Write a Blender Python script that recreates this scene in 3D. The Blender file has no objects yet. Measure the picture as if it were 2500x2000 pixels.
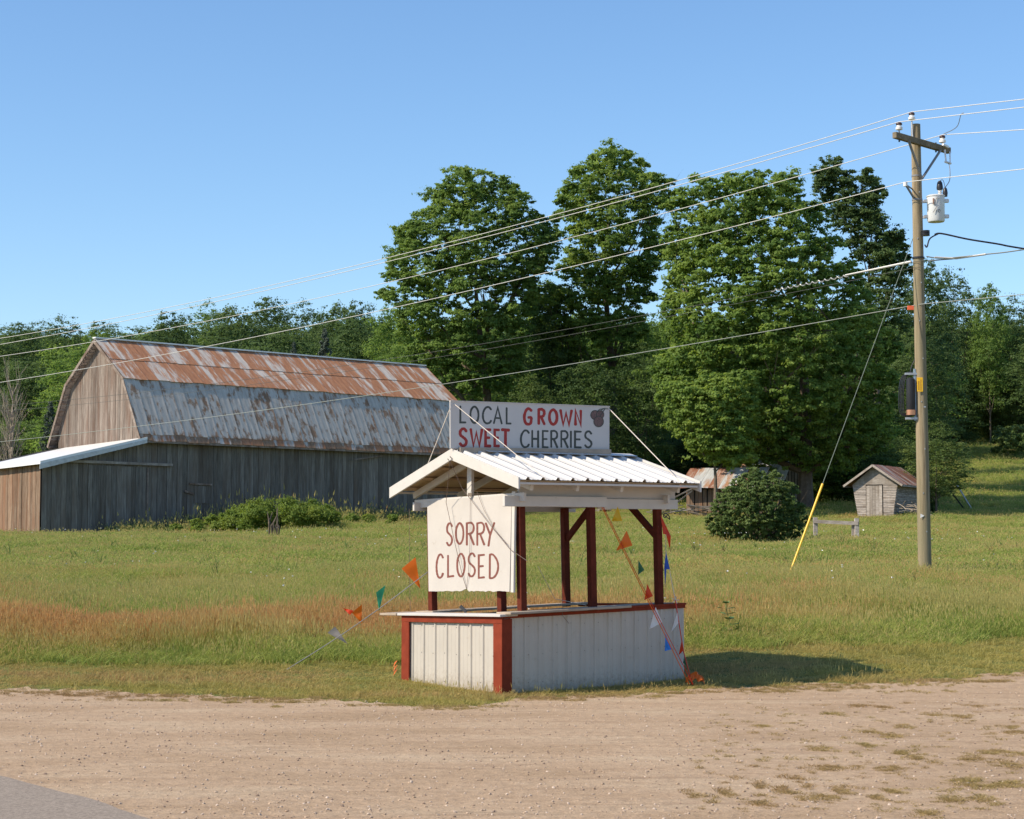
import bpy, bmesh, math, random
import numpy as np
from mathutils import Vector, Matrix
rnd = random.Random(7)
rng = np.random.default_rng(7)
R = math.radians
SC = bpy.context.scene
COL = SC.collection

# ------------------------------------------------------------ camera / light
FPX = 4755.0; EYE = 1.8; PITCH = math.atan(345/FPX)
cam = bpy.data.cameras.new('camera'); camo = bpy.data.objects.new('camera', cam); COL.objects.link(camo)
cam.sensor_width = 36; cam.lens = FPX/2500*36; cam.clip_end = 3000; cam.clip_start = .1
camo.location = (0, 0, EYE); camo.rotation_euler = (math.pi/2+PITCH, 0, 0)
SC.camera = camo
SUN_DIR = Vector((-.93, -.36, 0)).normalized()
SUN_EL = R(41)
sv = Vector((SUN_DIR.x*math.cos(SUN_EL), SUN_DIR.y*math.cos(SUN_EL), math.sin(SUN_EL)))
sl = bpy.data.lights.new('sun', 'SUN'); so = bpy.data.objects.new('sun', sl); COL.objects.link(so)
sl.energy = 5.0; sl.angle = R(.53); sl.color = (1, .88, .69)
so.rotation_euler = sv.to_track_quat('Z', 'Y').to_euler(); so.location = (-30, -10, 60)
W = bpy.data.worlds.new('World'); SC.world = W; W.use_nodes = True
wn = W.node_tree.nodes; wl = W.node_tree.links
sky = wn.new('ShaderNodeTexSky'); sky.sky_type = 'NISHITA'; sky.sun_disc = False
sky.sun_elevation = SUN_EL
sky.sun_rotation = math.atan2(sv.x, sv.y)
sky.altitude = 0; sky.air_density = 1.0; sky.dust_density = .35; sky.ozone_density = 4.0
bg = wn['Background']; bg.inputs['Strength'].default_value = .15
hs = wn.new('ShaderNodeHueSaturation'); hs.inputs['Saturation'].default_value = 1.09; wl.new(sky.outputs[0], hs.inputs['Color']); wl.new(hs.outputs[0], bg.inputs[0])
vs = SC.view_settings; vs.view_transform = 'Standard'; vs.look = 'None'; vs.gamma = 1; vs.exposure = .30
try: vs.use_curve_mapping = False
except Exception: pass
SC.cycles.max_bounces = 6; SC.cycles.transparent_max_bounces = 6

# ------------------------------------------------------------ measuring helpers
cp, sp_ = math.cos(PITCH), math.sin(PITCH)
def ray(px, py):
    a = (px-1250)/FPX; b = (1000-py)/FPX
    return Vector((a, cp - b*sp_, sp_ + b*cp))
def P(px, py, Y):
    d = ray(px, py); d = d*(Y/d.y); return Vector((d.x, d.y, d.z+EYE))
TY = np.array([-60, 0, 20, 23, 25.5, 27, 28.2, 34, 46, 60, 80, 98, 110, 120, 150, 200, 300, 500, 1500.])
TZ = np.array([-.04, -.04, -.04, -.04, -.05, .03, .15, .57, 1.30, 1.75, 2.37, 2.9, 3.45, 3.95, 6.6, 12.5, 24, 34, 60.])
def terr(x, y):
    x = np.asarray(x, float); y = np.asarray(y, float)
    z = np.interp(y, TY, TZ)
    z = z*.5 + .25*np.interp(y-1.5, TY, TZ) + .25*np.interp(y+1.5, TY, TZ)
    amp = np.clip((y-27)/30, 0, 1)
    z = z + amp*(.10*np.sin(x*.31+y*.17) + .07*np.sin(x*.63-y*.4+1) + .05*np.sin(y*.9+x*.2))
    z = z - .32*np.clip((-x-9)/12, 0, 1)*np.clip((y-60)/30, 0, 1)
    z = z + np.clip((y-125)/60, 0, 1)*np.clip((x-22)/40, -1, 1)*0.8
    return z
def tz(x, y): return float(terr(x, y))
def G(px, py):
    "ground point under a pixel"
    d = ray(px, py); lo, hi = 5., 400.
    t = lo
    while t < hi:
        x, y, z = d.x*t, d.y*t, EYE+d.z*t
        if z < tz(x, y): break
        t += .1 + t*.002
    return Vector((d.x*t, d.y*t, tz(d.x*t, d.y*t)))

# ------------------------------------------------------------ materials
def nt(name):
    m = bpy.data.materials.new(name); m.use_nodes = True
    n = m.node_tree.nodes; l = m.node_tree.links
    return m, n, l, n['Principled BSDF']
def noise(n, l, vec, scale, detail=4, rough=.6, dim='3D'):
    t = n.new('ShaderNodeTexNoise'); t.inputs['Scale'].default_value = scale
    t.inputs['Detail'].default_value = detail; t.inputs['Roughness'].default_value = rough
    if vec is not None: l.new(vec, t.inputs['Vector'])
    return t
def ramp(n, l, fac, stops):
    r = n.new('ShaderNodeValToRGB'); e = r.color_ramp.elements
    while len(e) > 1: e.remove(e[0])
    e[0].position = stops[0][0]; e[0].color = (*stops[0][1], 1) if len(stops[0][1]) == 3 else stops[0][1]
    for p, c in stops[1:]:
        q = e.new(p); q.color = (*c, 1)
    l.new(fac, r.inputs[0]); return r
def mixc(n, l, fac, a, b, mode='MIX'):
    m = n.new('ShaderNodeMix'); m.data_type = 'RGBA'; m.blend_type = mode
    for i, v in ((0, fac), (6, a), (7, b)):
        if hasattr(v, 'is_linked') or hasattr(v, 'links'): l.new(v, m.inputs[i])
        elif isinstance(v, (int, float)): m.inputs[i].default_value = v
        else: m.inputs[i].default_value = (*v, 1)
    return m.outputs[2]
def mapping(n, l, vec, scale=(1, 1, 1), rot=(0, 0, 0)):
    m = n.new('ShaderNodeMapping'); m.inputs['Scale'].default_value = scale; m.inputs['Rotation'].default_value = rot
    l.new(vec, m.inputs['Vector']); return m.outputs[0]
def bump(n, l, h, strength, dist, bs):
    b = n.new('ShaderNodeBump'); b.inputs['Strength'].default_value = strength; b.inputs['Distance'].default_value = dist
    l.new(h, b.inputs['Height']); l.new(b.outputs[0], bs.inputs['Normal'])
def math_(n, l, op, a, b=None):
    m = n.new('ShaderNodeMath'); m.operation = op
    for i, v in ((0, a), (1, b)):
        if v is None: continue
        if hasattr(v, 'links'): l.new(v, m.inputs[i])
        else: m.inputs[i].default_value = v
    return m.outputs[0]
def geo(n): return n.new('ShaderNodeNewGeometry')

def mat_plain(name, col, rough=.6, metal=0, var=.12, scale=6, dirt=None, dirtlim=(.55, .75), bumpd=.0, bscale=40, spec=.4, splash=None):
    m, n, l, b = nt(name); g = geo(n)
    t = noise(n, l, g.outputs['Position'], scale)
    c0 = tuple(c*(1-var) for c in col); c1 = tuple(min(1, c*(1+var)) for c in col)
    r = ramp(n, l, t.outputs[0], [(.3, c0), (.7, c1)]); out = r.outputs[0]
    if dirt:
        t2 = noise(n, l, g.outputs['Position'], scale*2.3, 6, .7)
        f = ramp(n, l, t2.outputs[0], [(dirtlim[0], (0, 0, 0)), (dirtlim[1], (1, 1, 1))])
        out = mixc(n, l, f.outputs[0], out, dirt)
    if splash:   # dried mud splashed up from the ground
        sep = n.new('ShaderNodeSeparateXYZ'); l.new(g.outputs['Position'], sep.inputs[0]); mr = n.new('ShaderNodeMapRange'); l.new(sep.outputs[2], mr.inputs[0])
        mr.inputs[1].default_value = -.05; mr.inputs[2].default_value = .38; mr.inputs[3].default_value = .62; mr.inputs[4].default_value = .12
        t4 = noise(n, l, g.outputs['Position'], 22, 6, .75); sm = math_(n, l, 'ADD', mr.outputs[0], math_(n, l, 'SUBTRACT', t4.outputs[0], .5))
        f4 = ramp(n, l, sm, [(.32, (0, 0, 0)), (.62, (1, 1, 1))]); out = mixc(n, l, math_(n, l, 'MULTIPLY', f4.outputs[0], .6), out, splash)
    l.new(out, b.inputs['Base Color']); b.inputs['Roughness'].default_value = rough; b.inputs['Metallic'].default_value = metal
    b.inputs['Specular IOR Level'].default_value = spec
    if bumpd:
        t3 = noise(n, l, g.outputs['Position'], bscale, 5); bump(n, l, t3.outputs[0], .6, bumpd, b)
    return m

def mat_wood(name, cols, stain, axis=(14, 14, 1.2), objvar=.35, bumpd=.01):
    "weathered boards, grain along z of the world"
    m, n, l, b = nt(name); g = geo(n); oi = n.new('ShaderNodeObjectInfo')
    add = n.new('ShaderNodeVectorMath'); add.operation = 'ADD'
    comb = n.new('ShaderNodeCombineXYZ'); l.new(math_(n, l, 'MULTIPLY', oi.outputs['Random'], 57.), comb.inputs[2])
    l.new(g.outputs['Position'], add.inputs[0]); l.new(comb.outputs[0], add.inputs[1])
    v = mapping(n, l, add.outputs[0], axis)
    t = noise(n, l, v, 1.0, 6, .7)
    r = ramp(n, l, t.outputs[0], [(.25, cols[0]), (.5, cols[1]), (.75, cols[2])])
    v2 = mapping(n, l, add.outputs[0], (2.0, 2.0, .35)); t2 = noise(n, l, v2, 1., 4, .6)
    f = ramp(n, l, t2.outputs[0], [(.45, (0, 0, 0)), (.7, (1, 1, 1))])
    c = mixc(n, l, f.outputs[0], r.outputs[0], stain)
    hv = n.new('ShaderNodeHueSaturation'); l.new(c, hv.inputs['Color'])
    mr = n.new('ShaderNodeMapRange'); l.new(oi.outputs['Random'], mr.inputs[0]); mr.inputs[3].default_value = 1-objvar; mr.inputs[4].default_value = 1+objvar
    l.new(mr.outputs[0], hv.inputs['Value'])
    l.new(hv.outputs[0], b.inputs['Base Color']); b.inputs['Roughness'].default_value = .85; b.inputs['Specular IOR Level'].default_value = .2
    if bumpd: bump(n, l, t.outputs[0], .8, bumpd, b)
    return m

def mat_rust(name, metalc, rustc, rust2, lim, streak, objvar=.5, rough=.5, bottom=None):
    "galvanised sheets with rust; mesh UVs: u across (m), v down the slope (m)"
    m, n, l, b = nt(name); oi = n.new('ShaderNodeObjectInfo'); uv = n.new('ShaderNodeUVMap'); g = geo(n)
    add = n.new('ShaderNodeVectorMath'); add.operation = 'ADD'
    comb = n.new('ShaderNodeCombineXYZ'); l.new(math_(n, l, 'MULTIPLY', oi.outputs['Random'], 3.), comb.inputs[2])
    l.new(uv.outputs[0], add.inputs[0]); l.new(comb.outputs[0], add.inputs[1])
    v = mapping(n, l, add.outputs[0], streak); t = noise(n, l, v, 1., 5, .65)
    v3 = mapping(n, l, add.outputs[0], (7, 1.3, 1)); t3 = noise(n, l, v3, 1., 6, .75)
    off = math_(n, l, 'MULTIPLY', math_(n, l, 'SUBTRACT', oi.outputs['Random'], .5), objvar*.35)
    s = math_(n, l, 'ADD', t.outputs[0], off)
    s = math_(n, l, 'ADD', s, math_(n, l, 'MULTIPLY', math_(n, l, 'SUBTRACT', t3.outputs[0], .5), .35))
    if bottom:
        sep = n.new('ShaderNodeSeparateXYZ'); l.new(uv.outputs[0], sep.inputs[0])
        mr = n.new('ShaderNodeMapRange'); l.new(sep.outputs[1], mr.inputs[0])
        mr.inputs[1].default_value = bottom[0]; mr.inputs[2].default_value = bottom[1]; mr.inputs[3].default_value = 0; mr.inputs[4].default_value = bottom[2]
        s = math_(n, l, 'ADD', s, mr.outputs[0])
    f = ramp(n, l, s, [(lim[0], (0, 0, 0)), (lim[1], (1, 1, 1))])
    rc = ramp(n, l, t3.outputs[0], [(.3, rustc), (.7, rust2)])
    tm = noise(n, l, v3, .9, 3); mc = ramp(n, l, tm.outputs[0], [(.3, tuple(c*.8 for c in metalc)), (.7, tuple(min(1, c*1.15) for c in metalc))])
    l.new(mixc(n, l, f.outputs[0], mc.outputs[0], rc.outputs[0]), b.inputs['Base Color'])
    mt = math_(n, l, 'MULTIPLY', math_(n, l, 'SUBTRACT', 1., f.outputs[0]), .03)
    l.new(mt, b.inputs['Metallic'])
    b.inputs['Roughness'].default_value = rough
    bump(n, l, t3.outputs[0], .3, .01, b)
    return m

def mat_leaf(name, dark, mid, light, trans=.35, pos_scale=.35, sat=1):
    m, n, l, b = nt(name); g = geo(n)
    t = noise(n, l, g.outputs['Position'], pos_scale, 3)
    at = n.new('ShaderNodeAttribute'); at.attribute_name = 'tint'
    s = math_(n, l, 'ADD', math_(n, l, 'MULTIPLY', t.outputs[0], .35), math_(n, l, 'MULTIPLY', at.outputs['Fac'], .65))
    r = ramp(n, l, s, [(.2, dark), (.5, mid), (.8, light)])
    l.new(r.outputs[0], b.inputs['Base Color']); b.inputs['Roughness'].default_value = .62
    b.inputs['Specular IOR Level'].default_value = .22
    tr = n.new('ShaderNodeBsdfTranslucent')
    hv = n.new('ShaderNodeHueSaturation'); hv.inputs['Hue'].default_value = .485; hv.inputs['Saturation'].default_value = 1.1; hv.inputs['Value'].default_value = 1.25
    l.new(r.outputs[0], hv.inputs['Color']); l.new(hv.outputs[0], tr.inputs['Color'])
    mx = n.new('ShaderNodeMixShader'); mx.inputs[0].default_value = trans
    l.new(b.outputs[0], mx.inputs[1]); l.new(tr.outputs[0], mx.inputs[2])
    l.new(mx.outputs[0], n['Material Output'].inputs['Surface'])
    return m

# ------------------------------------------------------------ object helpers
def wloc(o):
    v = Vector((0, 0, 0))
    while o is not None: v += o.location; o = o.parent
    return v
def tag(o, label=None, cat=None, group=None, kind=None):
    if label: o['label'] = label
    if cat: o['category'] = cat
    if group: o['group'] = group
    if kind: o['kind'] = kind
    return o
def thing(name, loc, label, cat, group=None):
    o = bpy.data.objects.new(name, None); COL.objects.link(o); o.location = loc; o.empty_display_size = .2
    return tag(o, label, cat, group)
def link_mesh(name, me, mat, parent=None, loc=None):
    o = bpy.data.objects.new(name, me); COL.objects.link(o)
    if mat is not None and len(me.materials) == 0: me.materials.append(mat)
    if parent is not None: o.parent = parent
    if loc is not None: o.location = loc
    return o
def np_mesh(name, V, F, smooth=False):
    "V (n,3), F (m,k) constant k"
    me = bpy.data.meshes.new(name); V = np.asarray(V, np.float32); F = np.asarray(F, np.int32); m, k = F.shape
    me.vertices.add(len(V)); me.vertices.foreach_set('co', V.ravel())
    me.loops.add(m*k); me.loops.foreach_set('vertex_index', F.ravel())
    me.polygons.add(m); me.polygons.foreach_set('loop_start', np.arange(0, m*k, k, dtype=np.int32))
    try: me.polygons.foreach_set('loop_total', np.full(m, k, np.int32))
    except Exception: pass
    if smooth: me.polygons.foreach_set('use_smooth', np.ones(m, bool))
    me.update(calc_edges=True); return me
class MB:
    def __init__(s): s.v = []; s.f = []; s.uv = {}; s.mi = []; s.cm = 0
    def add(s, vs, fs, uvs=None):
        b = len(s.v); s.v += [Vector(v) for v in vs]
        for f in fs: s.f.append([b+i for i in f]); s.mi.append(s.cm)
        if uvs:
            for i, u in enumerate(uvs): s.uv[b+i] = u
        return s
    def hexa(s, p):
        "8 points: bottom 4 ccw, top 4 ccw"
        return s.add(p, [(3, 2, 1, 0), (4, 5, 6, 7), (0, 1, 5, 4), (1, 2, 6, 5), (2, 3, 7, 6), (3, 0, 4, 7)])
    def box(s, c, size, M=None):
        x, y, z = (q/2 for q in size); c = Vector(c)
        pts = [Vector(q) for q in ((-x, -y, -z), (x, -y, -z), (x, y, -z), (-x, y, -z), (-x, -y, z), (x, -y, z), (x, y, z), (-x, y, z))]
        if M is not None: pts = [M @ q for q in pts]
        return s.hexa([c+q for q in pts])
    def bar(s, a, b, w, h, up=(0, 0, 1)):
        a = Vector(a); b = Vector(b); d = (b-a).normalized(); up = Vector(up)
        sd = d.cross(up)
        if sd.length < 1e-4: sd = d.cross(Vector((1, 0, 0)))
        sd.normalize(); up = sd.cross(d)
        q = [-sd*w/2-up*h/2, sd*w/2-up*h/2, sd*w/2+up*h/2, -sd*w/2+up*h/2]
        return s.hexa([a+q[0], a+q[1], b+q[1], b+q[0], a+q[3], a+q[2], b+q[2], b+q[3]])
    def tube(s, pts, rad, n=8, caps=True):
        pts = [Vector(p) for p in pts]; k = len(pts)
        if not isinstance(rad, (list, tuple)): rad = [rad]*k
        base = len(s.v); prev = None
        for i, p in enumerate(pts):
            d = (pts[min(i+1, k-1)]-pts[max(i-1, 0)]).normalized()
            if prev is None:
                a = d.cross(Vector((0, 0, 1)))
                if a.length < 1e-3: a = d.cross(Vector((1, 0, 0)))
            else: a = prev - d*prev.dot(d)
            a.normalize(); prev = a; b = d.cross(a)
            for j in range(n):
                t = 2*math.pi*j/n; s.v.append(p + (a*math.cos(t)+b*math.sin(t))*rad[i])
        for i in range(k-1):
            for j in range(n):
                q = (j+1) % n
                s.f.append([base+i*n+j, base+i*n+q, base+(i+1)*n+q, base+(i+1)*n+j]); s.mi.append(s.cm)
        if caps:
            s.f.append([base+j for j in range(n)][::-1]); s.mi.append(s.cm)
            s.f.append([base+(k-1)*n+j for j in range(n)]); s.mi.append(s.cm)
        return s
    def build(s, name, mat, parent=None, smooth=False, bevel=0, label=None, cat=None, group=None, kind=None):
        o0 = wloc(parent) if parent is not None else None
        vs_ = s.v
        if o0 is None:
            c = sum(vs_, Vector())/len(vs_); c.z = min(v.z for v in vs_); o0 = c; loc = c
        else: loc = None
        me = bpy.data.meshes.new(name); me.from_pydata([v-o0 for v in vs_], [], s.f)
        if s.uv:
            ul = me.uv_layers.new(name='UVMap')
            for lp in me.loops: ul.data[lp.index].uv = s.uv.get(lp.vertex_index, (0, 0))
        if isinstance(mat, (list, tuple)):
            for mm in mat: me.materials.append(mm)
            for i, p in enumerate(me.polygons): p.material_index = s.mi[i]
        if smooth:
            for p in me.polygons: p.use_smooth = True
            try: me.set_sharp_from_angle(angle=R(40))
            except Exception: pass
        me.update()
        o = link_mesh(name, me, None if isinstance(mat, (list, tuple)) else mat, parent, loc)
        if bevel:
            bm = bmesh.new(); bm.from_mesh(me)
            bmesh.ops.recalc_face_normals(bm, faces=bm.faces)
            es = [e for e in bm.edges if len(e.link_faces) == 2 and e.calc_face_angle(0) > .6]
            bmesh.ops.bevel(bm, geom=es, offset=bevel, segments=1, affect='EDGES'); bm.to_mesh(me); bm.free()
        tag(o, label, cat, group, kind); return o

# ------------------------------------------------------------ materials used
# ground
def mat_ground():
    m, n, l, b = nt('field soil'); g = geo(n)
    t = noise(n, l, g.outputs['Position'], .6, 6, .65); t2 = noise(n, l, g.outputs['Position'], 14, 5, .7)
    r = ramp(n, l, t.outputs[0], [(.3, (.12, .16, .04)), (.55, (.19, .20, .055)), (.75, (.27, .22, .085))])
    c = mixc(n, l, .45, r.outputs[0], ramp(n, l, t2.outputs[0], [(.3, (.06, .07, .02)), (.7, (.22, .22, .07))]).outputs[0])
    l.new(c, b.inputs['Base Color']); b.inputs['Roughness'].default_value = .95; b.inputs['Specular IOR Level'].default_value = .1
    bump(n, l, t2.outputs[0], 1, .05, b); return m
def mat_gravel():
    m, n, l, b = nt('gravel'); g = geo(n); pos = g.outputs['Position']
    big = noise(n, l, mapping(n, l, pos, (.35, .9, 1)), 1., 5, .6)
    fine = noise(n, l, pos, 60, 4, .8); mid = noise(n, l, pos, 9, 5, .7)
    r = ramp(n, l, big.outputs[0], [(.3, (.38, .265, .165)), (.5, (.455, .325, .215)), (.7, (.50, .378, .258))])
    f = ramp(n, l, fine.outputs[0], [(.3, (.42, .42, .44)), (.5, (.98, .98, .98)), (.72, (1.3, 1.3, 1.3))])
    c = mixc(n, l, .8, r.outputs[0], f.outputs[0], 'MULTIPLY')
    f2 = ramp(n, l, mid.outputs[0], [(.35, (.82, .80, .78)), (.6, (1.05, 1.05, 1.05))])
    c = mixc(n, l, .8, c, f2.outputs[0], 'MULTIPLY')
    # damp brown streaks
    st = noise(n, l, mapping(n, l, pos, (.45, 4.5, 1), (0, 0, R(-9))), 1., 6, .7)
    fs = ramp(n, l, st.outputs[0], [(.54, (0, 0, 0)), (.68, (1, 1, 1))])
    c = mixc(n, l, math_(n, l, 'MULTIPLY', fs.outputs[0], .6), c, (.27, .185, .12))
    l.new(c, b.inputs['Base Color']); b.inputs['Roughness'].default_value = .95; b.inputs['Specular IOR Level'].default_value = .15
    h = math_(n, l, 'ADD', fine.outputs[0], math_(n, l, 'MULTIPLY', mid.outputs[0], 3.))
    bump(n, l, h, .75, .012, b); return m
def mat_asphalt():
    m, n, l, b = nt('asphalt'); g = geo(n); pos = g.outputs['Position']
    fine = noise(n, l, pos, 42, 5, .85); mid = noise(n, l, pos, 1.5, 5, .7)
    r = ramp(n, l, fine.outputs[0], [(.3, (.11, .092, .078)), (.5, (.25, .212, .178)), (.7, (.48, .41, .34))])
    c = mixc(n, l, math_(n, l, 'MULTIPLY', mid.outputs[0], .4), r.outputs[0], (.29, .235, .19))
    l.new(c, b.inputs['Base Color']); b.inputs['Roughness'].default_value = .95; b.inputs['Specular IOR Level'].default_value = .08
    bump(n, l, fine.outputs[0], .6, .004, b); return m
def mat_grass(name, dark, mid, light, dry, drylo, dryhi, trans=.3, band=True):
    m, n, l, b = nt(name); g = geo(n); pos = g.outputs['Position']
    t = noise(n, l, pos, .45, 4, .6); oi = n.new('ShaderNodeObjectInfo')
    s = math_(n, l, 'ADD', math_(n, l, 'MULTIPLY', t.outputs[0], .75), math_(n, l, 'MULTIPLY', oi.outputs['Random'], .3))
    r = ramp(n, l, s, [(.3, dark), (.5, mid), (.75, light)])
    at = n.new('ShaderNodeAttribute'); at.attribute_name = 'hgt'
    c = mixc(n, l, math_(n, l, 'MULTIPLY', at.outputs['Fac'], .35), r.outputs[0], tuple(min(1, q*1.7) for q in light))
    tn = noise(n, l, mapping(n, l, pos, (.22, .5, .5)), 1., 4, .65)
    if band:
        # ripe brownish belt: a stripe of the field running across about 36 m out on the left
        sep = n.new('ShaderNodeSeparateXYZ'); l.new(pos, sep.inputs[0])
        yy = math_(n, l, 'ADD', sep.outputs[1], math_(n, l, 'MULTIPLY', sep.outputs[0], -.27))
        d = math_(n, l, 'ABSOLUTE', math_(n, l, 'SUBTRACT', yy, 32.7))
        q = n.new('ShaderNodeMapRange'); l.new(d, q.inputs[0]); q.inputs[1].default_value = .8; q.inputs[2].default_value = 3.4; q.inputs[3].default_value = .22; q.inputs[4].default_value = -.02
        fx = n.new('ShaderNodeMapRange'); l.new(sep.outputs[0], fx.inputs[0]); fx.inputs[1].default_value = -1.5; fx.inputs[2].default_value = 2; fx.inputs[3].default_value = 1; fx.inputs[4].default_value = .25
        sdry = math_(n, l, 'ADD', tn.outputs[0], math_(n, l, 'MULTIPLY', q.outputs[0], fx.outputs[0]))
    else: sdry = tn.outputs[0]
    f = ramp(n, l, sdry, [(drylo, (0, 0, 0)), (dryhi, (1, 1, 1))])
    c = mixc(n, l, math_(n, l, 'MULTIPLY', f.outputs[0], .8), c, dry)
    l.new(c, b.inputs['Base Color']); b.inputs['Roughness'].default_value = .6; b.inputs['Specular IOR Level'].default_value = .25
    tr = n.new('ShaderNodeBsdfTranslucent'); l.new(c, tr.inputs['Color'])
    mx = n.new('ShaderNodeMixShader'); mx.inputs[0].default_value = trans
    l.new(b.outputs[0], mx.inputs[1]); l.new(tr.outputs[0], mx.inputs[2]); l.new(mx.outputs[0], n['Material Output'].inputs['Surface'])
    return m
M_GROUND = mat_ground(); M_GRAVEL = mat_gravel(); M_ASPHALT = mat_asphalt()
M_GRASS = mat_grass('tall grass', (.12, .205, .036), (.225, .29, .058), (.36, .37, .10), (.60, .36, .15), .54, .74, trans=.45)
M_SEED = mat_grass('grass seed heads', (.28, .29, .09), (.38, .35, .12), (.47, .40, .16), (.66, .38, .17), .50, .70, trans=.4)
M_TURF = mat_grass('short verge grass', (.17, .18, .036), (.30, .27, .065), (.42, .34, .11), (.48, .31, .14), .45, .66, trans=.4, band=False)
M_DRYT = mat_grass('half dry weed', (.22, .18, .06), (.30, .235, .085), (.36, .27, .11), (.34, .22, .11), .4, .6, trans=.3, band=False)
M_WEED = mat_grass('coarse weed', (.07, .12, .03), (.12, .19, .045), (.20, .24, .07), (.34, .17, .09), .5, .62, trans=.35)
M_LEAFY = mat_plain('broad weed leaf', (.10, .19, .05), .6, var=.3)
M_STONE = mat_plain('small stone', (.42, .31, .22), .9, var=.35, scale=25, spec=.1)
# stand
M_WHITE = mat_plain('white painted metal', (.455, .415, .365), .5, var=.05, scale=3, dirt=(.36, .30, .24), dirtlim=(.60, .80), splash=(.26, .20, .14))
M_ROOFW = mat_plain('white ribbed roofing', (.54, .53, .52), .38, var=.03, scale=4, dirt=(.55, .54, .52), dirtlim=(.6, .85), spec=.5)
M_WWOOD = mat_plain('white painted timber', (.54, .51, .475), .65, var=.05, scale=6, dirt=(.42, .36, .30), dirtlim=(.62, .78), bumpd=.002)
M_CREAM = mat_plain('cream painted board', (.50, .465, .43), .7, var=.05, scale=3, dirt=(.34, .29, .24), dirtlim=(.62, .82), bumpd=.001, bscale=90)
M_SIGNW = mat_plain('grey white sign panel', (.52, .495, .475), .7, var=.03, scale=3, dirt=(.52, .5, .48), dirtlim=(.6, .85))
M_RED = mat_plain('barn red paint', (.205, .038, .019), .8, var=.15, scale=7, dirt=(.45, .33, .28), dirtlim=(.70, .78), bumpd=.002, spec=.1)
M_POST = mat_plain('dark red post paint', (.105, .023, .013), .8, var=.2, scale=9, dirt=(.42, .34, .30), dirtlim=(.70, .76), bumpd=.002, spec=.1)
M_CEIL = mat_plain('bare plywood roof lining', (.42, .30, .18), .8, var=.12, scale=2)
M_PLANK = mat_plain('weathered counter plank', (.36, .29, .225), .85, var=.15, scale=5, dirt=(.27, .23, .2), bumpd=.003)
M_TLET = mat_plain('dark grey lettering paint', (.055, .062, .055), .7, var=.25, scale=30)
M_RLET = mat_plain('red lettering paint', (.33, .030, .025), .7, var=.2, scale=30)
M_BLET = mat_plain('brown lettering paint', (.18, .06, .045), .7, var=.2, scale=30)
M_CHERRY = mat_plain('faded cherry paint', (.14, .085, .08), .7, var=.4, scale=70)
M_ROPE = mat_plain('pale cord', (.62, .55, .48), .8, var=.1)
M_DCORD = mat_plain('thin dark cord', (.18, .13, .11), .8, var=.1)
M_STEEL = mat_plain('galvanised steel', (.42, .43, .45), .45, metal=.5, var=.15)
M_DARK = mat_plain('dark iron', (.04, .04, .042), .5, var=.2)
def cloth(name, c, tr=.35):
    m, n, l, b = nt(name); b.inputs['Base Color'].default_value = (*c, 1); b.inputs['Roughness'].default_value = .35
    t = n.new('ShaderNodeBsdfTranslucent'); t.inputs['Color'].default_value = (*c, 1); mx = n.new('ShaderNodeMixShader'); mx.inputs[0].default_value = tr
    l.new(b.outputs[0], mx.inputs[1]); l.new(t.outputs[0], mx.inputs[2]); l.new(mx.outputs[0], n['Material Output'].inputs['Surface']); return m
FL = {'orange': cloth('orange pennant plastic', (.85, .17, .01)), 'green': cloth('green pennant plastic', (.03, .30, .16)), 'dgreen': cloth('dark green pennant plastic', (.02, .13, .06)),
      'red': cloth('red pennant plastic', (.70, .05, .01)), 'white': cloth('white pennant plastic', (.78, .77, .76)), 'grey': cloth('grey pennant plastic', (.42, .36, .32)),
      'blue': cloth('blue pennant plastic', (.01, .09, .48)), 'lblue': cloth('bright blue pennant plastic', (.03, .22, .72)), 'yellow': cloth('yellow pennant plastic', (.75, .48, .02))}
# barn
M_BWALL = mat_wood('weathered grey barn boards', ((.075, .066, .056), (.17, .154, .136), (.26, .238, .212)), (.12, .095, .076), objvar=.22)
M_BGAB = mat_wood('brown grey gable boards', ((.095, .070, .058), (.20, .163, .138), (.31, .27, .24)), (.13, .085, .065), objvar=.22)  # a little lighter and browner than the long wall boards
M_BLEAN = mat_wood('brown lean-to boards', ((.10, .062, .042), (.215, .145, .10), (.33, .26, .20)), (.19, .10, .06), objvar=.25)
M_INNER = mat_plain('near black shade fill', (.02, .018, .016), .9)  # near-black stands in for unlit dark behind board gaps; also one pole
M_TRIM = mat_wood('old roof trim', ((.12, .09, .075), (.24, .19, .16), (.36, .31, .27)), (.12, .08, .06), axis=(4, 4, 4), objvar=.1)
M_RUPPER = mat_rust('rusted upper roof sheets', (.50, .45, .40), (.25, .10, .045), (.43, .205, .10), (.375, .495), (2.4, .45, 1), .50, .7)
M_RLOWER = mat_rust('spotted lower roof sheets', (.48, .435, .385), (.17, .085, .045), (.33, .205, .125), (.505, .615), (2.8, 1.3, 1), .20, .8, bottom=(3.0, 3.7, .22))
M_TINW = mat_plain('pale tin roof', (.74, .74, .74), .4, metal=.1, var=.06)
M_SHEDR = mat_rust('shed roof rust', (.42, .34, .29), (.17, .065, .04), (.28, .12, .07), (.36, .5), (1.2, .4, 1), .4, .6)
M_TINSH = mat_rust('tin shed roof', (.44, .45, .46), (.28, .13, .07), (.38, .22, .13), (.54, .66), (1.3, .4, 1), .5, .5)
M_SILV = mat_wood('silvered boards', ((.16, .135, .12), (.33, .29, .26), (.46, .42, .39)), (.2, .16, .13), axis=(3, 3, 14), objvar=.2)
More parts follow.
